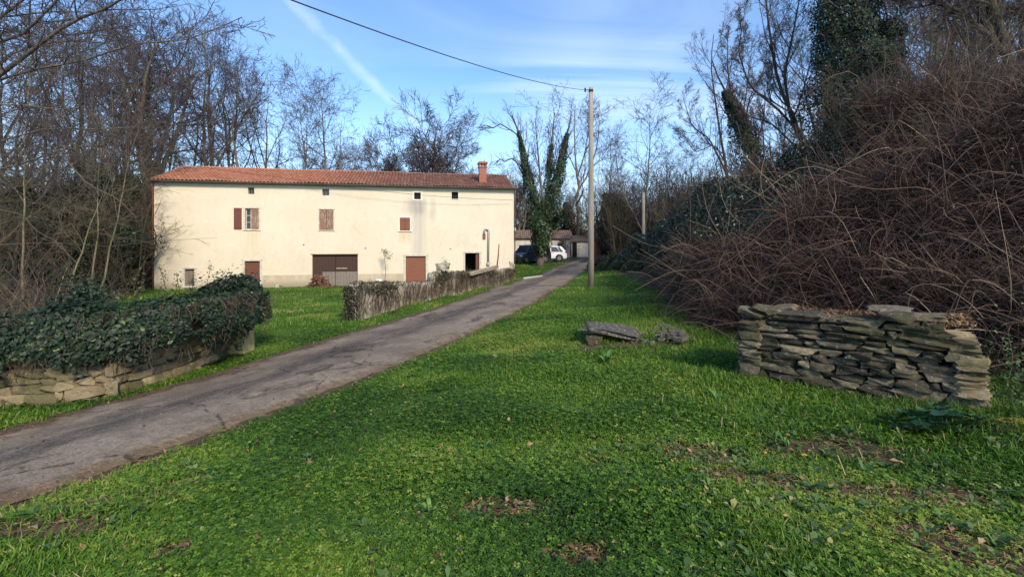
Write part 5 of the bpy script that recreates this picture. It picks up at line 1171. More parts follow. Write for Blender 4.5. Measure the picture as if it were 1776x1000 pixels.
# ------------------------------------------------------------------ right of the house: ivy-forked tree, tall tree, wood beyond
def centre_tree():
    D = 41; loc = G(937, 461); loc = at(937, loc[1] if loc[1] < 46 else 41); D = loc[1]
    rng = np.random.RandomState(15); t = thing('ivy_clad_tree', 'broad forked tree with ivy-covered limbs in front of the parked cars', 'tree', (0, 0, 0))
    ln = {'trunk': ([loc + [0, 0, -.3], px(938, 430, D), px(941, 400, D), px(944, 378, D)], .36, .30),
          'l': ([px(943, 385, D), px(928, 350, D), px(912, 295, D), px(905, 250, D), px(898, 225, D - .5), px(888, 200, D - 1)], .24, .05),
          'r': ([px(945, 380, D), px(962, 340, D), px(972, 290, D), px(982, 240, D), px(990, 205, D)], .24, .05), 'm': ([px(944, 375, D), px(950, 330, D + .5), px(954, 280, D + .8), px(958, 235, D + 1), px(962, 195, D + 1)], .18, .04),
          'm2': ([px(943, 360, D), px(936, 300, D - .6), px(932, 250, D - 1), px(928, 205, D - 1)], .12, .03), 'low': ([px(943, 390, D), px(965, 372, D - .8), px(985, 355, D - 1.2), px(1000, 345, D - 1.2)], .12, .04)}
    P = {k: crom(v[0], 14) for k, v in ln.items()}; A = np.stack([P[k] for k in ln]); Rr = np.stack([np.linspace(ln[k][1], ln[k][2], 14) for k in ln])
    mesh_np('trunk', *tubes(A, Rr, 9), M_BARK, t, smooth=True); P1, R1 = grow(A[1:], Rr[1:], 16, .30, 1, .38, 28, 8, rng, up=.16, wob=.07, rr=.40); P2, R2 = grow(P1, R1, 6, .15, 1, .5, 34, 5, rng, up=.08, wob=.12, rr=.6, rmin=.010); P3, R3 = grow(P2, R2, 4, .1, 1, .5, 36, 4, rng, up=.05, rr=.7, rmin=.008)
    side = np.array([[px(905, 250, D), px(895, 232, D), px(880, 222, D), px(868, 215, D), px(855, 222, D), px(845, 218, D)], [px(915, 300, D), px(900, 285, D), px(888, 275, D), px(875, 280, D), px(868, 276, D), px(860, 282, D)]]); P5, R5 = grow(side, np.full((2, 6), .06), 8, .2, 1, .5, 38, 6, rng, up=.08, wob=.12); P6, R6 = grow(P5, R5, 5, .1, 1, .5, 38, 4, rng, rmin=.009)
    mesh_np('crown', *join([tubes(P1, R1, 5), tubes(P2, R2, 3), tubes(P3, R3, 3), tubes(side, np.full((2, 6), .05), 4), tubes(P5, R5, 3), tubes(P6, R6, 3)]), M_TWIG, t)
    iv = [ivy_on([P['trunk']], [.38, .6, 1.0, 1.5], 5000, 1, .11, h0=loc[2] + 1.0), ivy_on([P['l'][:12]], [1.0, .7, .5, .4, .25, .1], 8500, 2, .075), ivy_on([P['r'][:12]], [.95, .65, .55, .5, .33, .15], 8500, 3, .075), ivy_on([P['m'][:10]], [.8, .5, .35, .2], 3500, 4, .075), ivy_on([P['low'][:8]], [.9, .6, .3], 1500, 5, .10)]
    V, Q = join([(a, b) for a, b, _ in iv]); mesh_np('ivy', V, Q, M_IVYG, t, tint=np.concatenate([c for _, _, c in iv]))
M_IVYG = leafmat('green_ivy', [(0, (0.012, 0.030, 0.012)), (.6, (0.030, 0.062, 0.023)), (1, (0.08, 0.13, 0.038))], rough=.45, trans=.12)
centre_tree()
place('tallA', 1000, 62, 168, 'tall symmetrical bare tree directly behind the utility pole', rz=1.0, wide=1.25)
place('tallB', 1052, 68, 225, 'bare tree right of the utility pole, behind the rusty bin', rz=2)
place('slim', 1128, 40, 158, 'fan-topped slender bare tree behind the distant concrete pole', rz=2.2, wide=1.25)
place('whip', 1128, 39, 215, 'shorter many-stemmed bare tree beside the fan-topped one', rz=.2, wide=1.2)
place('round', 905, 62, 275, 'low bare tree just right of the house end', rz=.2)
G3 = 'bare trees of the far wood right of the pole'
for i, (u, D, v, k) in enumerate([(878, 60, 300, 'brown'), (895, 66, 290, 'slim'), (925, 66, 330, 'brown'), (975, 70, 300, 'slim'), (1020, 66, 300, 'brown'), (1035, 58, 310, 'brown'), (1065, 56, 300, 'slim'), (1085, 52, 290, 'tallB'), (1100, 60, 300, 'brown'), (1118, 54, 330, 'brown'), (1145, 46, 280, 'slim'), (1160, 50, 260, 'tallB'), (1178, 44, 285, 'brown'),
                              (1190, 40, 255, 'slim'), (1205, 46, 300, 'whip'), (1222, 42, 270, 'brown'), (1155, 37, 300, 'whip'), (1185, 34, 320, 'whip'), (1080, 44, 340, 'whip'), (1050, 50, 350, 'whip')]):
    place(k, u, D, v, 'thin bare tree, one of many in the far wood right of the utility pole', rz=i * 2.1, group=G3, brown=(i % 2 == 0), wide=1.1)
ivy_tree('dark ivy-clad tree right of the utility pole, left one of the dark pair', 1058, 50, 305, 91, [.9, 1.3, 1.2, .6], 5000, .14, 'brown', .9)
ivy_tree('dark ivy-clad tree right of the utility pole, right one of the dark pair', 1080, 47, 308, 92, [.8, 1.3, 1.1, .5], 5000, .14, 'tallA', .85)
ivy_tree('small ivy-clad tree behind the outbuilding roof', 915, 64, 345, 93, [1.0, 1.4, 1.0, .4], 2500, .18, 'brown', .9)
ivy_tree('ivy-clad tree behind the shed, left of the utility pole', 985, 66, 330, 94, [1.0, 1.6, 1.2, .4], 3500, .18, 'brown', .9)
# right: leaning ivy trunk and bare trees over the brambles
def poly_tree(name, label, lines, iv, seed, bark, twig, n=(12, 6, 5), lr=.36, ang=34, up=.12, cat='tree', tw=.006, st=.25, size=.09, D=20):
    rng = np.random.RandomState(seed); t = thing(name, label, cat, (0, 0, 0)); A = np.stack([crom(l, 14) for l, a, b in lines]); Rr = np.stack([np.linspace(a, b, 14) for l, a, b in lines]); mesh_np('trunk', *tubes(A, Rr, 8), bark, t, smooth=True)
    P1, R1 = grow(A, Rr, n[0], st, 1, lr, ang, 8, rng, up=up, wob=.09, rr=.48); P2, R2 = grow(P1, R1, n[1], .12, 1, .5, 36, 6, rng, up=up * .6, wob=.13, rr=.6, rmin=tw * 1.2); P3, R3 = grow(P2, R2, n[2], .1, 1, .5, 38, 4, rng, up=.04, wob=.15, rr=.7, rmin=tw)
    parts = [tubes(P1, R1, 5), tubes(P2, R2, 4), tubes(P3, R3, 3)]
    if len(n) > 3: P4, R4 = grow(P3, R3, n[3], .1, 1, .55, 38, 3, rng, up=.03, rr=.8, rmin=tw * .8, minlen=.15); parts.append(tubes(P4, R4, 3))
    mesh_np('crown', *join(parts), twig, t)
    if iv:
        q = [ivy_on([A[k][a:b]], rad, N, seed + k, size) for k, a, b, rad, N in iv]; V, Q = join([(a, b) for a, b, _ in q]); mesh_np('ivy', V, Q, M_IVY, t, tint=np.concatenate([c for _, _, c in q]))
    return t
D = 24
poly_tree('ivy_clad_tree', 'leaning dark ivy-clad trunk above the left slope of the brambles, twiggy top', [([at(1345, D) - [0, 0, .3], px(1325, 330, D), px(1308, 270, D), px(1285, 215, D), px(1262, 165, D), px(1245, 135, D), px(1235, 105, D)], .20, .03), ([px(1270, 180, D), px(1262, 120, D + .5), px(1262, 60, D + 1), px(1270, 55, D + 1)], .06, .015), ([px(1290, 225, D), px(1300, 170, D), px(1325, 120, D), px(1330, 90, D)], .05, .015)],
          [(0, 3, 12, [.9, .95, .95, .7, .5, .2], 16000)], 31, M_BARKD, M_TWIG, (12, 6, 5, 3), .36, size=.055)
D = 28
poly_tree('bare_tree', 'spreading bare tree left of the leaning ivy trunk, low arching limbs', [([at(1262, D) - [0, 0, .3], px(1262, 300, D), px(1250, 240, D), px(1240, 170, D), px(1232, 110, D), px(1238, 60, D)], .13, .02), ([px(1260, 300, D), px(1230, 240, D), px(1200, 220, D), px(1185, 170, D)], .07, .015), ([px(1262, 290, D), px(1240, 250, D), px(1205, 265, D), px(1180, 225, D)], .05, .012)], None, 32, M_BARKD, M_TWIG, (12, 6, 5, 3), .38)
D = 19
poly_tree('bare_tree', 'twisting bare tree with long curved limbs, just left of the big ivy column', [([at(1420, D) - [0, 0, .3], px(1400, 300, D), px(1385, 220, D), px(1350, 150, D), px(1335, 60, D), px(1325, -30, D)], .12, .03), ([px(1395, 260, D), px(1370, 200, D), px(1360, 130, D), px(1375, 60, D), px(1390, -20, D)], .08, .02), ([px(1390, 235, D), px(1350, 190, D), px(1300, 150, D), px(1280, 90, D), px(1290, 30, D)], .06, .015), ([px(1395, 270, D), px(1340, 215, D), px(1295, 200, D), px(1270, 165, D)], .045, .012)], None, 33, M_BARKD, M_TWIG, (13, 7, 5, 3), .34)
D = 17
poly_tree('ivy_clad_tree', 'huge dark ivy column rising out of the top of the picture', [([at(1480, D) - [0, 0, .3], px(1478, 300, D), px(1482, 180, D), px(1485, 60, D), px(1488, -60, D), px(1490, -180, D)], .30, .12), ([px(1480, 250, D), px(1510, 180, D - .3), px(1530, 110, D - .3), px(1540, 40, D)], .12, .05), ([px(1480, 280, D), px(1455, 200, D), px(1445, 110, D), px(1440, 20, D), px(1445, -60, D)], .14, .05)],
          [(0, 1, 14, [2.0, 1.75, 1.5, 1.15, 1.0, .8], 60000), (1, 1, 14, [1.1, .9, .7, .3], 14000), (2, 1, 14, [.95, .75, .6, .45], 14000)], 34, M_BARKD, M_TWIG, (12, 5, 4, 2), .24, 50, .02, size=.045)
G4 = 'tall trees over the bramble bank at the right edge'
for i, (u, D, v, k) in enumerate([(1597, 24, -220, 'slim'), (1632, 26, -200, 'tallB'), (1665, 30, -150, 'slim'), (1700, 24, -250, 'slim'), (1745, 22, -300, 'tallB'), (1790, 28, -240, 'tallA'), (1560, 32, -60, 'slim'), (1360, 34, 70, 'slim'), (1425, 36, 20, 'tallA'), (1320, 38, 140, 'tallB'), (1650, 17, -300, 'whip'), (1720, 36, -80, 'tallB')]):
    place(k, u, D, v, 'tall bare tree, one of many behind the bramble bank at the right', rz=i * 1.1, group=G4, brown=(i % 2 == 1))
D = 14
poly_tree('bare_tree', 'dark tree with thick bent limbs at the top right corner', [([at(1800, D) - [0, 0, .3], px(1765, 200, D), px(1745, 80, D), px(1720, 10, D), px(1700, -60, D)], .20, .10), ([px(1750, 100, D), px(1690, 40, D), px(1640, 8, D), px(1560, -10, D)], .10, .05), ([px(1760, 150, D), px(1800, 90, D), px(1790, 20, D), px(1750, 15, D), px(1690, 0, D)], .12, .04), ([px(1770, 190, D), px(1720, 150, D), px(1660, 50, D), px(1640, 55, D), px(1620, 62, D)], .05, .02)], None, 35, M_BARKD, M_TWIG, (12, 7, 6, 3), .40)

# far brush that reads as one mass
def underwood():
    rng = np.random.RandomState(9); pts = []
    n = 2600; u = rng.uniform(-350, 1500, n); D = rng.uniform(52, 78, n)
    mk = ((u > 255) & (u < 1065) & (D < 64)); D[mk] += 13; x = (u - CU) / F * D
    extra = 900; u2 = rng.uniform(-400, 235, extra); D2 = rng.uniform(24, 50, extra); x = np.r_[x, (u2 - CU) / F * D2]; D = np.r_[D, D2]; n += extra
    e3 = 350; u3 = rng.uniform(1150, 2000, e3); D3 = rng.uniform(26, 50, e3); x = np.r_[x, (u3 - CU) / F * D3]; D = np.r_[D, D3]; n += e3
    e4 = 1500; u4 = rng.uniform(1060, 1420, e4); D4 = np.where((u4 > 1085) & (u4 < 1140), rng.uniform(50, 64, e4), rng.uniform(40, 62, e4)); x = np.r_[x, (u4 - CU) / F * D4]; D = np.r_[D, D4]; n += e4; z = gz0(x, D); K = 5; H = rng.uniform(2.0, 6.5, n); H[-e4:] *= 1.35; H[(D > 64) & (x > -5) & (x < 14)] *= 1.5; t = np.linspace(0, 1, K)
    ln = rng.normal(0, .16, (n, 2)); P = np.stack([x[:, None] + ln[:, :1] * H[:, None] * t, D[:, None] + ln[:, 1:] * H[:, None] * t, z[:, None] + H[:, None] * t], -1) + rng.normal(0, .08, (n, K, 3))
    Rr = np.linspace(.035, .012, K)[None] * rng.uniform(.6, 1.5, n)[:, None]; P1, R1 = grow(P, Rr, 7, .1, 1, .42, 36, 4, rng, up=.1, wob=.15, rmin=.012); P2, R2 = grow(P1, R1, 3, .1, 1, .5, 40, 3, rng, up=.05, rmin=.011)
    V, Q = join([tubes(P, Rr, 3), tubes(P1, R1, 3), tubes(P2, R2, 3)]); tn = np.concatenate([np.repeat(rng.rand(a) * b, c) for a, b, c in ((n, .5, K * 3), (len(P1), .5, 12), (len(P2), .6, 9))])
    tag(mesh_np('underwood', V, Q, M_UNDER, tint=tn), 'brown leafless undergrowth filling the wood behind the house and lane', 'undergrowth', kind='stuff')
    n = 60000; u = np.r_[rng.uniform(-350, 250, n // 2), rng.uniform(880, 1500, n // 2)]; D = np.r_[rng.uniform(24, 55, n // 2), rng.uniform(50, 75, n // 2)]; D[(u > 870) & (u < 1065) & (D < 64)] += 14; x = (u - CU) / F * D; h = np.abs(wav(x * .5, D * .5, 1.0)) * 4.2 * rng.rand(n)
    V, Q = leaf_quads(np.c_[x, D, gz0(x, D) + h + .1], rng.normal(size=(n, 3)) + [0, -.3, .5], rng.uniform(.05, .13, n), rng); tag(mesh_np('ivy_undergrowth', V, Q, M_IVYDULL2, tint=np.repeat(rng.rand(n), 4)), 'dark evergreen ground ivy and brush under the far trees', 'undergrowth', kind='stuff')
M_UNDER = leafmat('under_twigs', [(0, (0.038, 0.030, 0.020)), (1, (0.14, 0.115, 0.07))], rough=.9, trans=0)
M_IVYDULL2 = leafmat('brush_leaves', [(0, (0.022, 0.028, 0.012)), (.6, (0.055, 0.062, 0.026)), (1, (0.16, 0.14, 0.06))], trans=.05)
underwood()

# ------------------------------------------------------------------ bramble bank at the right
FOOT = [(1062, 458, 33), (1105, 466, 27), (1150, 490, 18.5), (1172, 530, 12.2), (1215, 568, 8.8), (1300, 576, 7.8), (1420, 578, 7.2), (1560, 590, 6.4), (1776, 640, 5.4), (2000, 700, 4.6)]
CREST = [(1075, 446, 35), (1120, 432, 29), (1160, 408, 22), (1235, 362, 17.5), (1320, 325, 15), (1400, 300, 13.5), (1500, 268, 12), (1640, 225, 11), (1776, 190, 10), (2050, 150, 9)]
def bank_surf(a, b):
    """a 0..1 along, b 0 foot .. 1 crest .. 2 back"""
    Fp = np.array([px(u, v, D) for u, v, D in FOOT]); Fp[:, 2] = gz0(Fp[:, 0], Fp[:, 1]); Cp = np.array([px(u, v, D) for u, v, D in CREST])
    k = np.linspace(0, 1, len(FOOT)); f = np.stack([np.interp(a, k, Fp[:, j]) for j in range(3)], -1); c = np.stack([np.interp(a, k, Cp[:, j]) for j in range(3)], -1)
    q = np.clip(b, 0, 1)[..., None]; h = c - f; P = f + h * np.concatenate([q ** 1.25, q ** 1.25, np.sin(q * np.pi / 2) ** .85], -1)
    q2 = np.clip(b - 1, 0, 1)[..., None]; bk = np.array([4.5, 3.0, 0]); P = P + bk * q2; gb = gz0(P[..., 0], P[..., 1]); P[..., 2] = P[..., 2] * (1 - q2[..., 0] ** 1.5) + gb * q2[..., 0] ** 1.5
    bump = .50 * wav(P[..., 0] * .9 + P[..., 2] * .5, P[..., 1] * .9, 1.6) + .24 * wav(P[..., 0] * 2, P[..., 1] * 2 + P[..., 2] * 2, 2.2)
    P[..., 2] += bump * smooth01(b, .02, .25) * smooth01(2 - b, 0, .3) ; P[..., 0] -= bump * .5 * smooth01(b, .02, .25)
    return P
def brambles():
    rng = np.random.RandomState(77); na, nb = 150, 60
    A, B = np.meshgrid(np.linspace(0, 1, na), np.linspace(0, 2, nb), indexing='ij'); P = bank_surf(A, B); P = P - np.array([0, 0, .30]) * smooth01(B, 0, .3)[..., None] + np.array([.35, .25, 0])
    P[:, 0, 2] -= .3; i = np.arange(na * nb).reshape(na, nb); Q = np.stack([i[:-1, :-1], i[1:, :-1], i[1:, 1:], i[:-1, 1:]], -1).reshape(-1, 4)
    tag(mesh_np('bramble_bank', P.reshape(-1, 3), Q, M_BANK, smooth=True), kind='structure')
    def frame(a, b):
        e = .004; P0 = bank_surf(a, b); Pa = bank_surf(a + e, b) - P0; Pb = bank_surf(a, b + e * 4) - P0; N = unit(np.cross(Pa, Pb)); N = np.where(N[:, 2:3] < 0, -N, N); return P0, N, unit(Pa)
    def climb(P0, a, b):
        w = wav(P0[:, 0] * .8, P0[:, 1] * .5 + P0[:, 2], 1.6) * .10; lo = np.interp(a, [0, .2, .333, .444, .555, .667, .74], [0, .02, .08, .16, .26, .46, 1.3])
        return smooth01(b + w, lo, lo + .10)
    # canes: arching tubes all over the bank; thinner spacing towards the far end
    def sample(n, lo=0, hi=1, b0=0, b1=1.25):
        lo = max(lo, .235); a = lo + (hi - lo) * rng.rand(n) ** .9; return a, b0 + (b1 - b0) * rng.rand(n)
    parts = []; tints = []
    for n, K, L0, L1, r0, r1, arch, lift, tm in ((17000, 8, .35, 1.1, .0035, .0075, .5, .25, .34), (14000, 7, .2, .7, .0025, .0055, .3, .2, .42), (1500, 10, .9, 2.0, .005, .010, .9, .6, .55), (200, 10, 1.0, 2.2, .006, .011, 1.0, .6, .93), (6500, 8, .4, 1.15, .003, .006, -.1, 1.6, .18), (1300, 7, .6, 1.5, .0035, .007, .1, 1.2, .66)):
        a, b = sample(n)
        if lift > 1: a = .33 + .67 * rng.rand(n)
        if lift > 1.3: b = .62 + rng.rand(n) * .7
        P0, N, Ta = frame(a, b); P0 = P0 - N * rng.uniform(.0, .35, n)[:, None] * (1 if lift < .5 else .4)
        d = unit(N * rng.uniform(.1, .6 + lift, n)[:, None] + rng.normal(0, .75, (n, 3)) + Ta * rng.normal(0, .35, n)[:, None] + np.array([-.05, -.15, 0]) + [0, 0, lift * .6])
        L = rng.uniform(L0, L1, n); t = np.linspace(0, 1, K); P = P0[:, None] + d[:, None] * (L[:, None] * t)[..., None]; P[..., 2] -= (arch * L[:, None] ** 1.1 * t ** 2 * .6); cv = rng.normal(0, .22, (n, 3)) * L[:, None]; P += cv[:, None] * (t ** 2)[None, :, None] + cv[:, None, ::-1] * np.sin(t * 5 + rng.uniform(0, 6, n)[:, None])[..., None] * .35
        cl = climb(P0, a, b); kp = rng.rand(n) > cl * (.93 if lift < 1 else .80); P = P[kp]; P0 = P0[kp]; n = len(P)
        P[..., 2] = np.maximum(P[..., 2], gz0(P[..., 0], P[..., 1]) + .02)
        Rr = rng.uniform(r0, r1, n)[:, None] * np.linspace(1, .45, K)[None] * (1 + .035 * np.maximum(P0[:, 1:2] - 8, 0)); parts.append(tubes(P, Rr, 3)); tints.append(np.repeat(np.clip(rng.normal(tm, .2, n) + .16 * wav(P0[:, 0], P0[:, 1] + P0[:, 2] * 1.5, 1.3), 0, 1), K * 3))
    V, Q = join(parts); tag(mesh_np('bramble_canes', V, Q, M_CANE, tint=np.concatenate(tints)), 'dense red-brown thicket of arching bramble canes filling the bank at the right', 'brambles', kind='stuff')
    n = 26000; a, b = sample(n); P0, N, _ = frame(a, b); V, Q = leaf_quads(P0 + N * rng.uniform(-.3, .15, n)[:, None], N + rng.normal(0, .8, (n, 3)), rng.uniform(.015, .04, n), rng, .7)
    tag(mesh_np('withered_leaves', V, Q, M_BRLEAF, tint=np.repeat(np.clip(rng.normal(.35, .25, n), 0, 1), 4)), 'withered brown leaves caught among the bramble canes', 'dead leaves', kind='stuff')
    # evergreen climber over the upper left slope and the crest
    n = 130000; a = rng.rand(n) * .76; b = rng.rand(n) * 1.2; P0, N, _ = frame(a, b); k = rng.rand(n) < climb(P0, a, b) * (.35 + .65 * smooth01(wav(P0[:, 0] * 1.2, P0[:, 1] + P0[:, 2] * 2, 1.8), -.9, .3)); P0, N = P0[k], N[k]; m = len(P0)
    lum = .22 + .25 * wav(P0[:, 0] * 1.5, P0[:, 1] * 1.5 + P0[:, 2], 1.5); V, Q = leaf_quads(P0 + N * (rng.rand(m) * np.clip(lum, .02, .8) + .0)[:, None], N + rng.normal(0, .6, (m, 3)), rng.uniform(.022, .045, m) * (1 + .04 * np.maximum(P0[:, 1] - 10, 0)), rng)
    tag(mesh_np('evergreen_climber', V, Q, M_IVYR, tint=np.repeat(np.clip(rng.normal(.4, .25, m), 0, 1), 4)), 'dark evergreen climber spread over the left slope of the brambles', 'climber', kind='stuff')
M_BANK = simple('bank_litter', (0.018, 0.012, 0.010), (0.045, 0.030, 0.024), 3, .95)
M_BRLEAF = leafmat('bramble_leaves', [(0, (0.03, 0.016, 0.013)), (.6, (0.085, 0.045, 0.032)), (.95, (0.14, 0.09, 0.05)), (1, (.07, .12, .03))], trans=.1)
M_IVYR = leafmat('climber_leaves', [(0, (0.012, 0.022, 0.015)), (.6, (0.026, 0.046, 0.028)), (.94, (0.05, 0.08, 0.04)), (1, (0.20, 0.20, 0.07))], rough=.45, trans=.06, spec=.45)
brambles()
# saplings and small bare trees pushing up through the brambles
G5 = 'saplings rising through the brambles'
for i, (a_, b_, vt, k) in enumerate([(.33, .9, 300, 'whip'), (.39, .9, 250, 'whip'), (.46, 1.1, 200, 'whip'), (.62, 1.1, 150, 'whip'), (.67, .8, 110, 'whip'), (.72, 1.0, 60, 'slim'), (.75, .75, 130, 'whip'), (.79, .9, 40, 'slim'), (.83, .7, 60, 'whip'), (.87, 1.0, -40, 'slim'), (.70, .6, 210, 'whip'), (.82, .5, 170, 'whip')]):
    p_ = bank_surf(np.array([a_]), np.array([b_]))[0]; D_ = p_[1]; u_ = CU + F * p_[0] / D_; z_ = p_[2] - 1.2; H_ = EYE - (vt - HV) / F * D_ - z_; s_ = max(H_, 1.5) / (PT[k]['H'] * 1.05)
    kk = k + '_b'; root = first.get(kk) or first[k]; o_ = dup(root, (p_[0], D_, z_), i * 1.7, (s_ * 1.3, s_ * 1.3, s_), 'dark sapling pushing up through the bramble bank, one of many', G5)
for i, (u, v, D) in enumerate([(1060, 452, 31), (1085, 455, 29), (1110, 458, 27), (1045, 450, 34)]):
    rng = np.random.RandomState(i); n = 2600; c = at(u, D); th = rng.uniform(0, 6.28, n); ph = np.arccos(rng.rand(n)); r = .95 * (1 + .25 * wav(th * 3, ph * 3, 1.5)); P = c + np.c_[np.cos(th) * np.sin(ph) * r * 1.3, np.sin(th) * np.sin(ph) * r, np.cos(ph) * r * .85]
    V, Q = leaf_quads(P, P - c + rng.normal(0, .5, (n, 3)), rng.uniform(.05, .10, n), rng); o = mesh_np('low_bush', V, Q, M_IVYDULL2, tint=np.repeat(rng.rand(n) * .8, 4)); tag(o, 'low dull green bush, one of several beside the lane right of the utility pole', 'bush', 'low bushes beside the lane')
# ------------------------------------------------------------------ grass, clover, weeds, fallen leaves
M_WEEDB = leafmat('broad_weeds', [(0, (0.030, 0.075, 0.020)), (.6, (0.085, 0.155, 0.045)), (.92, (0.18, 0.25, 0.08)), (1, (0.36, 0.33, 0.12))], rough=.5, trans=.2)
def grass():
    rng = np.random.RandomState(42)
    def field(n, rmin, rmax, amax=58):
        r = np.exp(rng.uniform(math.log(rmin), math.log(rmax), n)); a = np.radians(rng.uniform(-amax, amax, n)); x = r * np.sin(a); y = r * np.cos(a)
        rd = road_d(x, y); s = soil(x, y); dens = (1 - .90 * s) * (rd > .02 + .05 * rng.rand(n)); lot = rng.rand(n) < dens
        fx = (x - HXL) * HC + (y - HYL) * HS; fy = -(x - HXL) * HS + (y - HYL) * HC; lot &= ~((fx > -.1) & (fx < HL + .1) & (fy > -.05) & (fy < HD))
        x, y = x[lot], y[lot]; return x, y, gz(x, y), np.hypot(x, y)
    hue = lambda x, y: .52 + .17 * wav(x, y, 1.4) + .13 * wav(y, x, 3.3) + .05 * wav(x, y, 8)
    # clover: three leaflets each, near the viewer
    x, y, z, r = field(330000, 1.9, 13.0); n = len(x); h = rng.uniform(.006, .05, n) * (1 + .5 * wav(x, y, 4)); sz = rng.uniform(.006, .012, n) * (1 + r * .08)
    c = np.c_[x, y, z + np.abs(h)]; base = rng.uniform(0, 6.28, n); parts = []; tn = np.clip(hue(x, y) + rng.normal(0, .22, n), 0, .92)
    yl = rng.rand(n) < .012; tn[yl] = .95
    tilt = unit(np.c_[rng.normal(0, .45, (n, 2)), np.ones(n)])
    for k in range(3):
        q = base + k * 2.094; d = np.c_[np.cos(q), np.sin(q), rng.normal(0, .35, n)]; d = unit(d - tilt * (d * tilt).sum(1, keepdims=True) * .6); s = np.cross(tilt, d); zz = sz[:, None]
        V = np.stack([c, c + d * zz * .75 + s * zz * .55 + tilt * zz * .12, c + d * zz * 1.5, c + d * zz * .75 - s * zz * .55 + tilt * zz * .12], 1).reshape(-1, 3); parts.append((V, np.arange(n * 4).reshape(n, 4)))
    V, Q = join(parts); tag(mesh_np('clover', V, Q, M_GRASS, tint=np.tile(np.repeat(tn, 4), 3)), 'low green clover covering the near lawn', 'clover', kind='stuff')
    # blades
    parts = []; tns = []
    for n0, r0, r1, hh in ((200000, 1.9, 14, 1.0), (260000, 8, 60, 1.0)):
        x, y, z, r = field(n0, r0, r1); n = len(x); lush = smooth01(x, .6, 2.2) * smooth01(y, 2.6, 4.5) * (1 - smooth01(y, 9, 14)) * .7 + .5 * smooth01(wav(x, y, 2.0), .3, 1.2)
        h = rng.uniform(.018, .048, n) * (1 + 1.1 * lush) * (1 + np.minimum(r, 34) * .040) * hh; w = rng.uniform(.0013, .0026, n) * (1 + r * .19)
        az = rng.uniform(0, 6.28, n); bend = rng.uniform(.2, .9, n) * h; d = np.c_[np.cos(az), np.sin(az), np.zeros(n)]; fc = az + rng.normal(1.57, .6, n); s = np.c_[np.cos(fc), np.sin(fc), np.zeros(n)] * w[:, None]; b = np.c_[x, y, z - .005]
        up = np.array([0, 0, 1.0]); m1 = b + d * (bend * .35)[:, None] + up * (h * .62)[:, None]; tip = b + d * bend[:, None] + up * h[:, None]
        V = np.stack([b - s, b + s, m1 + s * .8, m1 - s * .8, tip], 1).reshape(-1, 3); i = np.arange(n)[:, None] * 5; Q = np.concatenate([i + [0, 1, 2, 3], i + [3, 2, 4, 4]]); 
        V = np.stack([b - s, b + s, m1 + s * .8, m1 - s * .8, m1 - s * .8, m1 + s * .8, tip + s * .1, tip - s * .1], 1).reshape(-1, 3)
        Q = np.arange(n * 8).reshape(n * 2, 4); t_ = np.clip(hue(x, y) + rng.normal(.06, .17, n), 0, .95); st = rng.rand(n) < .02 + .05 * soil(x, y); t_[st] = 1; parts.append((V, Q)); tns.append(np.repeat(t_, 8))
    V, Q = join(parts); tag(mesh_np('grass', V, Q, M_GRASS, tint=np.concatenate(tns)), 'short green grass of the lawn and verges', 'grass', kind='stuff')
    # broad-leaved weeds in among the grass
    m = 5200; r = np.exp(rng.uniform(math.log(2.0), math.log(16), m)); a = np.radians(rng.uniform(-55, 55, m)); x, y = r * np.sin(a), r * np.cos(a)
    pr = .16 + .84 * smooth01(x, .3, 1.4) * (1 - smooth01(y, 3.6, 5.5)) + .3 * smooth01(wav(x, y, 1.7), .4, 1.2); k = (rng.rand(m) < pr) & (road_d(x, y) > .25); x, y, r = x[k], y[k], r[k]; m = len(x); z = gz(x, y); NL = 6
    az = rng.uniform(0, 6.28, (m, 1)) + np.arange(NL) * 1.05 + rng.normal(0, .25, (m, NL)); L = rng.uniform(.018, .055, (m, 1)) * rng.uniform(.6, 1.2, (m, NL)) * (1 + r * .04)[:, None]; w = L * rng.uniform(.16, .30, (m, 1)); ri = rng.uniform(.2, 1.1, (m, NL)) * L
    d = np.stack([np.cos(az), np.sin(az), 0 * az], -1); sd_ = np.stack([-np.sin(az), np.cos(az), 0 * az], -1); c0 = np.stack([x, y, z + .015], -1)[:, None] + 0 * d; up = np.array([0, 0, 1.0])
    p1 = c0 + d * (L * .5)[..., None] + up * (ri * .75)[..., None]; p2 = c0 + d * L[..., None] + up * (ri * .8)[..., None]
    V = np.stack([c0, p1 + sd_ * w[..., None], p2, p1 - sd_ * w[..., None]], 2).reshape(-1, 3); tn = np.clip(rng.normal(.45, .25, (m, 1)) + rng.normal(0, .12, (m, NL)), 0, 1)
    tag(mesh_np('broad_leaved_weeds', V, np.arange(len(V)).reshape(-1, 4), M_WEEDB, tint=np.repeat(tn.ravel(), 4)), 'small broad-leaved weeds mixed into the near grass', 'weeds', kind='stuff')
    # fallen leaves, sticks and straw
    n = 9000; r = np.exp(rng.uniform(math.log(2), math.log(30), n)); a = np.radians(rng.uniform(-50, 50, n)); x, y = r * np.sin(a), r * np.cos(a); s = soil(x, y); k = rng.rand(n) < .07 + .9 * s * (y < 14); x, y, r = x[k], y[k], r[k]
    rd = road_d(x, y); k = (rd > 0) | (rng.rand(len(x)) < .10); x, y, r = x[k], y[k], r[k]; n = len(x); inr = road_d(x, y) < 0
    V, Q = leaf_quads(np.c_[x, y, gz(x, y) + np.where(inr, .05, .035)], rng.normal(0, .35, (n, 3)) + [0, 0, 1], rng.uniform(.012, .034, n), rng, .9, .25); tag(mesh_np('fallen_leaves', V, Q, M_DRY, tint=np.repeat(rng.rand(n), 4)), 'brown fallen leaves scattered over the grass', 'fallen leaves', kind='stuff')
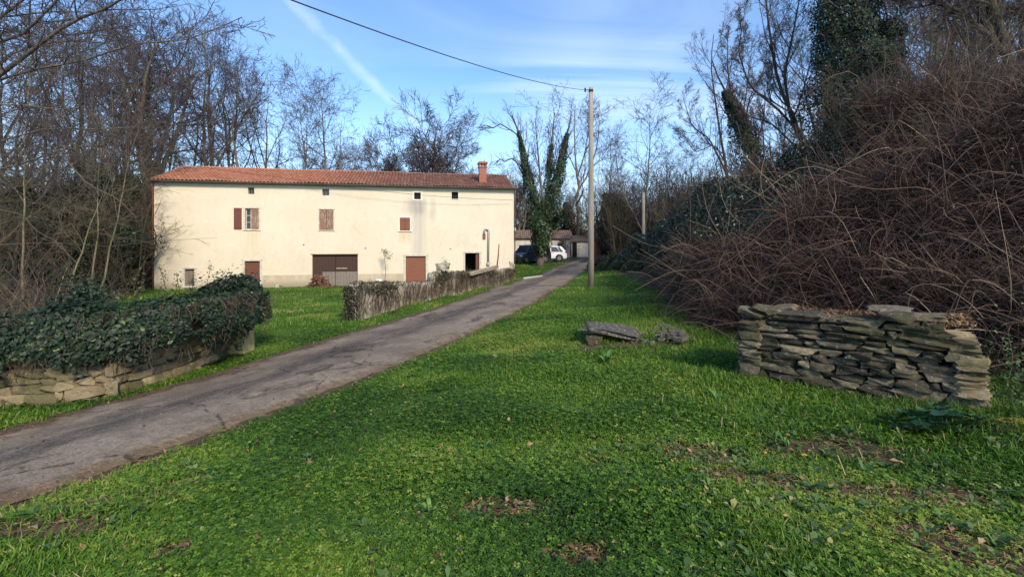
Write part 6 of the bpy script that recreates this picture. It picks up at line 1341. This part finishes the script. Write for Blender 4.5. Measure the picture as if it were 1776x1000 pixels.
    n = 4500; r = np.exp(rng.uniform(math.log(2), math.log(9), n * 6)); a = np.radians(rng.uniform(-52, 52, n * 6)); x, y = r * np.sin(a), r * np.cos(a); k = rng.rand(n * 6) < (soil(x, y) * .8 * (y < 6)); x, y = x[k], y[k]; n = len(x); q = rng.uniform(0, 6.28, n); l = rng.uniform(.03, .12, n)
    P = np.stack([np.c_[x, y, gz(x, y) + .02], np.c_[x + np.cos(q) * l * .5, y + np.sin(q) * l * .5, gz(x, y) + .03], np.c_[x + np.cos(q + .3) * l, y + np.sin(q + .3) * l, gz(x, y) + .02]], 1); V, Q = tubes(P, np.full((n, 3), .0016), 3)
    tag(mesh_np('dry_straw', V, Q, M_DRY, tint=np.repeat(rng.uniform(.5, 1, n), 9)), 'dry straw and twigs lying on the bare patches', 'straw', kind='stuff')
    # loose grit on the lane
    n = 2600; k = rng.randint(0, 120, n); q = rng.rand(n); p = RN[k] * (1 - q)[:, None] + RF[k] * q[:, None] + rng.normal(0, .08, (n, 3)); x, y = p[:, 0], p[:, 1]
    V, Q = leaf_quads(np.c_[x, y, gz0(x, y) + .045], np.tile([0, 0, 1.0], (n, 1)), rng.uniform(.004, .012, n), rng, 1.2, .5); tag(mesh_np('grit', V, Q, M_GRIT, tint=np.repeat(rng.rand(n), 4)), 'loose pale grit scattered on the lane', 'grit', kind='stuff')
M_GRIT = leafmat('grit', [(0, (0.12, 0.10, 0.085)), (.8, (0.26, 0.23, 0.20)), (1, (0.55, 0.52, 0.48))], trans=0)
grass()

def long_leaf(m, base, az, L, W, rise, curl, segs=6, wavy=0.0):
    """a broad bent leaf as a strip with a raised midrib"""
    d = np.array([math.cos(az), math.sin(az), 0]); s = np.array([-math.sin(az), math.cos(az), 0]); V = []
    for i in range(segs + 1):
        t = i / segs; w = W * math.sin(math.pi * min(1, .12 + t * .88)) ** .8 * (1 - .25 * t); c = np.array(base) + d * L * t + np.array([0, 0, rise * L * math.sin(t * curl)])
        V += [c - s * w + [0, 0, .12 * w + wavy * w * math.sin(i * 2.1)], c - [0, 0, .1 * w], c + s * w + [0, 0, .12 * w + wavy * w * math.cos(i * 2.4)]]
    m.add(V, [(i * 3 + k, i * 3 + k + 1, i * 3 + k + 4, i * 3 + k + 3) for i in range(segs) for k in (0, 1)])
def weed(name, label, u, v, n, L, W, mt, seed, rise=.7, cat='weed', group=None, z=0):
    rng = random.Random(seed); p = G(u, v); t = thing(name, label, cat, (p[0], p[1], g1(p[0], p[1]) - .01), 0, group)
    for i in range(n):
        m = MB(); long_leaf(m, (0, 0, z), i * 2.4 + rng.uniform(-.3, .3), L * rng.uniform(.6, 1.15), W * rng.uniform(.7, 1.15), rise * rng.uniform(.4, 1.2), rng.uniform(1.6, 2.9), wavy=.25); o = m.build('leaf', mt, t, True)
        a = o.data.attributes.new('tint', 'FLOAT', 'POINT'); a.data.foreach_set('value', np.full(len(o.data.vertices), rng.uniform(.1, .9), np.float32))
    return t
weed('dock_plant', 'bright green dock with upright leaves in the middle of the near lawn', 838, 775, 14, .10, .014, M_WEED, 1, 1.0)
weed('dock_plant', 'dark rosette of dock leaves beside a bare hole near the bottom of the picture', 747, 885, 13, .09, .015, M_WEED, 2, .9)
weed('dock_plant', 'small bluish dock rosette in the grass at the lower left', 360, 835, 8, .13, .02, M_MALLOW, 3, .5)
weed('dock_plant', 'pale broad-leaved weed on the bare strip in front of the stone wall', 1362, 768, 10, .10, .010, M_WEED, 4, 1.1)
weed('dock_plant', 'weed with wilted leaves beside a dry stalk right of the yellow flower', 1500, 815, 12, .10, .012, M_WEED, 5, .9)
weed('dock_plant', 'tuft of broad leaves between slab and lawn, left of the stone wall', 1245, 690, 9, .12, .02, M_WEED, 6, .9)
weed('dock_plant', 'leafy weed at the right end of the bare soil strip', 1640, 905, 12, .08, .013, M_WEED, 7, .8)
weed('dock_plant', 'leafy weed low in the bottom right corner', 1730, 940, 12, .08, .013, M_WEED, 8, .8)
weed('dock_plant', 'leafy weed growing below the bare strip near the right edge', 1590, 950, 11, .08, .013, M_WEED, 9, .8)
weed('dock_plant', 'small weed beside the stone slab', 1052, 628, 8, .22, .03, M_WEED, 10, 1.0)
def mallow():
    rng = random.Random(5); p = G(1640, 760); t = thing('mallow_plant', 'dark green broad-leaved plant at the foot of the stone wall', 'plant', (p[0], p[1], g1(p[0], p[1])))
    for i in range(64):
        a = rng.uniform(0, 6.28); r = rng.random() ** .6; x = math.cos(a) * .44 * r; y = math.sin(a) * .20 * r + .05; h = rng.uniform(.05, .20) * (1.15 - .6 * r); s = rng.uniform(.035, .065); tl = rng.uniform(-.4, .4), rng.uniform(-.7, .1)
        m = MB(); n = 14; V = [(x, y, h - .012)]
        for k in range(n):
            q = k * 2 * math.pi / n; rr = s * (1 + .16 * math.cos(q * 5 + i)) * (.45 if k == 0 else 1); X, Y = rr * math.cos(q), rr * math.sin(q); V.append((x + X, y + Y, h + X * tl[0] + Y * tl[1] + .006 * math.sin(q * 5)))
        m.add(V, [(0, 1 + k, 1 + (k + 1) % n) for k in range(n)]); o = m.build('leaf', M_MALLOW, t, True); at_ = o.data.attributes.new('tint', 'FLOAT', 'POINT'); at_.data.foreach_set('value', np.full(len(o.data.vertices), rng.random(), np.float32))
        if i % 2 == 0: MB().tube([(x * .4, y * .4, 0), (x * .8, y * .8, h * .6), (x, y, h)], .003, 4).build('stalk', M_STALK, t)
M_STALK = simple('green_stalk', (0.10, 0.16, 0.05), (0.16, 0.20, 0.07), 10, .7); M_YEL = simple('yellow_petals', (0.75, 0.42, 0.01), (0.80, 0.52, 0.02), 10, .6, bump=0)
M_STRAWY = simple('dry_stalk', (0.36, 0.27, 0.13), (0.50, 0.40, 0.22), 12, .8)
mallow()
def flower(u, v, lab, s=.022):
    p = G(u, v); z = g1(p[0], p[1]); t = thing('dandelion', lab, 'flower', (p[0], p[1], z)); MB().tube([(0, 0, 0), (.004, 0, .03), (0, 0, .055)], .002, 5).build('stem', M_STALK, t); m = MB()
    for lay, (k, r, h) in enumerate(((16, s, .0), (12, s * .7, .003), (8, s * .4, .006))):
        for i in range(k): a = i * 2 * math.pi / k + lay * .2; c, q = math.cos(a), math.sin(a); w = s * .16; m.add([(0, 0, .055 + h), (c * r * .6 - q * w, q * r * .6 + c * w, .058 + h), (c * r, q * r, .056 + h), (c * r * .6 + q * w, q * r * .6 - c * w, .058 + h)], [(0, 1, 2, 3)])
    m.build('petals', M_YEL, t)
flower(1395, 792, 'yellow dandelion flower on the bare strip in front of the stone wall'); flower(1328, 790, 'smaller half-closed yellow flower left of the dandelion', .012)
for u, v, h, lab in ((1470, 825, .17, 'dry yellowish stalk leaning left beside the wilted weed'), (1500, 795, .12, 'pale green upright stalk right of the leaning dry stalk'), (1250, 745, .13, 'leftmost dry straw-coloured stalk standing in the grass before the stone wall'), (1272, 748, .10, 'dry straw-coloured stalk next to the tallest one before the stone wall'), (1148, 705, .12, 'yellow-tipped stalk alone in the lawn left of the stone wall')):
    p = G(u, v); z = g1(p[0], p[1]); s = -.4 if 'leaning' in lab else .1; t = MB().tube([(p[0], p[1], z - .01), (p[0] + s * h * .5, p[1], z + h * .5), (p[0] + s * h, p[1], z + h)], [.004, .0035, .003], 5).build('dry_stalk', M_STRAWY); tag(t, lab, 'stalk')
# low green climbers right of the dry stone wall, mossy corner
def side_green():
    rng = np.random.RandomState(6); n = 11000; A, B, nn, dd = ROCK; c = B + dd * .9 + nn * .4; P = c[None] + dd[None] * rng.normal(.1, .45, n)[:, None] + nn[None] * rng.normal(.3, .7, n)[:, None]; h = np.abs(rng.normal(0, .22, n)) * (1 + .5 * wav(P[:, 0] * 2, P[:, 1] * 2, 1.5)); k = ((P - B) @ dd > .10); P = P[k]; h = h[k]; n = len(P)
    V, Q = leaf_quads(np.c_[P, gz0(P[:, 0], P[:, 1]) + h], rng.normal(0, .5, (n, 3)) + [0, -.2, .8], rng.uniform(.012, .028, n), rng); tag(mesh_np('ground_creeper', V, Q, M_CREEP, tint=np.repeat(rng.rand(n), 4)), 'green creeping plants filling the corner right of the stone wall', 'ground cover', kind='stuff')
    n = 9000; p = G(1775, 765)[:2]; P = p[None] + np.c_[rng.normal(.10, .20, n), rng.normal(0, .13, n)]; r = np.hypot((P[:, 0] - p[0]) / .35, (P[:, 1] - p[1]) / .25); z = gz0(P[:, 0], P[:, 1]) + .16 * np.exp(-r ** 2) * (1 + .15 * wav(P[:, 0] * 3, P[:, 1] * 3, 4)) + rng.rand(n) * .015
    V, Q = leaf_quads(np.c_[P, z], rng.normal(0, .5, (n, 3)) + [0, 0, 1], rng.uniform(.005, .012, n), rng); tag(mesh_np('moss_cushion', V, Q, M_MOSS, tint=np.repeat(rng.rand(n), 4)), 'yellow-green moss cushion at the right edge of the picture', 'moss', kind='stuff')
M_CREEP = leafmat('creeper_leaves', [(0, (0.02, 0.05, 0.012)), (.6, (0.05, 0.11, 0.03)), (1, (0.13, 0.18, 0.07))], trans=.15); M_MOSS = leafmat('moss', [(0, (0.08, 0.10, 0.01)), (1, (0.26, 0.26, 0.03))], trans=.1)
side_green()
# sapling, wood heap, potted bush by the house
def yard():
    def hp(s, off, z=0): x, y = HXL + HC * s + HS * off, HYL + HS * s - HC * off; return np.array([x, y, g1(x, y) + z])
    s, z = fac(668, 490); b = hp(s, 1.0, -.1); rng = np.random.RandomState(3); D = b[1]; t = thing('sapling', 'thin sapling with a few dark leaves before the facade, left of the wide brown door', 'sapling', (0, 0, 0)); P = crom([b, px(669, 470, D), px(667, 450, D), px(668, 438, D)], 10)[None]; mesh_np('trunk', *tubes(P, np.linspace(.025, .012, 10)[None], 5), M_BARK, t)
    P1, R1 = grow(P, np.full((1, 10), .012), 8, .82, 1, .28, 62, 5, rng, up=.02, rr=.9); mesh_np('crown', *tubes(P1, R1, 3), M_TWIG, t); e = np.repeat(P1[:, -2:].reshape(-1, 3), 7, 0) + rng.normal(0, .10, (len(P1) * 14, 3)); V, Q = leaf_quads(e, rng.normal(size=e.shape), .055, rng); mesh_np('leaves', V, Q, M_IVYDULL, t, tint=np.repeat(rng.rand(len(e)), 4))
    s, z = fac(772, 470); b = hp(s, .6, 0); t = thing('potted_shrub', 'small leggy shrub beside the wall step, right of the wide brown door', 'shrub', (0, 0, 0)); P = crom([b, b + [.02, 0, .8], b + [-.05, 0, 1.5]], 8)[None]; mesh_np('stem', *tubes(P, np.linspace(.03, .015, 8)[None], 5), M_BARK, t); P1, R1 = grow(P, np.full((1, 8), .014), 7, .35, 1, .35, 35, 5, rng, up=.1, rr=.9); mesh_np('branches', *tubes(P1, R1, 3), M_TWIG, t); e = np.repeat(P1[:, -2:].reshape(-1, 3), 8, 0) + rng.normal(0, .10, (len(P1) * 16, 3)); V, Q = leaf_quads(e, rng.normal(size=e.shape), .05, rng); mesh_np('leaves', V, Q, M_WEED, t, tint=np.repeat(rng.rand(len(e)), 4))
    s, z = fac(556, 492); t = thing('woodpile', 'heap of reddish brushwood and sticks at the left side of the garage doors', 'woodpile', (0, 0, 0)); n = 130; c = hp(s, .55); q = rng.uniform(0, 6.28, n); l = rng.uniform(.3, .8, n); h = rng.rand(n) ** 1.3 * .8; o = rng.normal(0, .34, (n, 2)) * (1.15 - h)[:, None]; a = np.c_[c[0] + o[:, 0] - np.cos(q) * l / 2, c[1] + o[:, 1] * .6 - np.sin(q) * l * .3, c[2] + h]; b_ = np.c_[c[0] + o[:, 0] + np.cos(q) * l / 2, c[1] + o[:, 1] * .6 + np.sin(q) * l * .3, c[2] + h + rng.normal(0, .12, n)]; b_[:, 2] = np.maximum(b_[:, 2], c[2])
    mesh_np('sticks', *tubes(np.stack([a, (a + b_) / 2, b_], 1), np.broadcast_to(rng.uniform(.015, .045, n)[:, None], (n, 3)), 6), M_RUSTW, t)
    s, z = fac(486, 497); c = hp(s, .35); V, Q = stone_mesh(c + [0, 0, .08], np.eye(3), (.42, .3, .3), rng, 2); tag(stones_obj('foot_stone', [(V, Q, .3)], M_MIDWALL), 'small dark stone at the foot of the facade between narrow door and garage', 'stone')
    m = thing('climbing_shrub', 'leafy sprays in front of the small boarded window at the left of the house', 'shrub', (0, 0, 0)); b = at(300, 13.5); P = np.stack([crom([b, px(290 + k * 22, 510 - k * 3, 13.5), px(282 + k * 26, 478 + 8 * (k % 2), 13.5), px(276 + k * 30, 462 + 12 * (k % 3), 13.5)], 9) for k in range(5)]); mesh_np('stems', *tubes(P, np.full((5, 9), .008), 4), M_BARKD, m); P1, R1 = grow(P, np.full((5, 9), .006), 6, .4, 1, .2, 45, 4, rng, up=0); e = np.concatenate([P1.reshape(-1, 3), np.repeat(P[:, 4:].reshape(-1, 3), 2, 0)]); e = np.repeat(e, 3, 0) + rng.normal(0, .045, (len(e) * 3, 3)); V, Q = leaf_quads(e, rng.normal(size=e.shape) + [0, -.5, .4], .032, rng); mesh_np('leaves', V, Q, M_IVY, m, tint=np.repeat(rng.rand(len(e)), 4))
M_RUSTW = simple('reddish_wood', (0.10, 0.045, 0.028), (0.22, 0.12, 0.08), 6, .85)
yard()
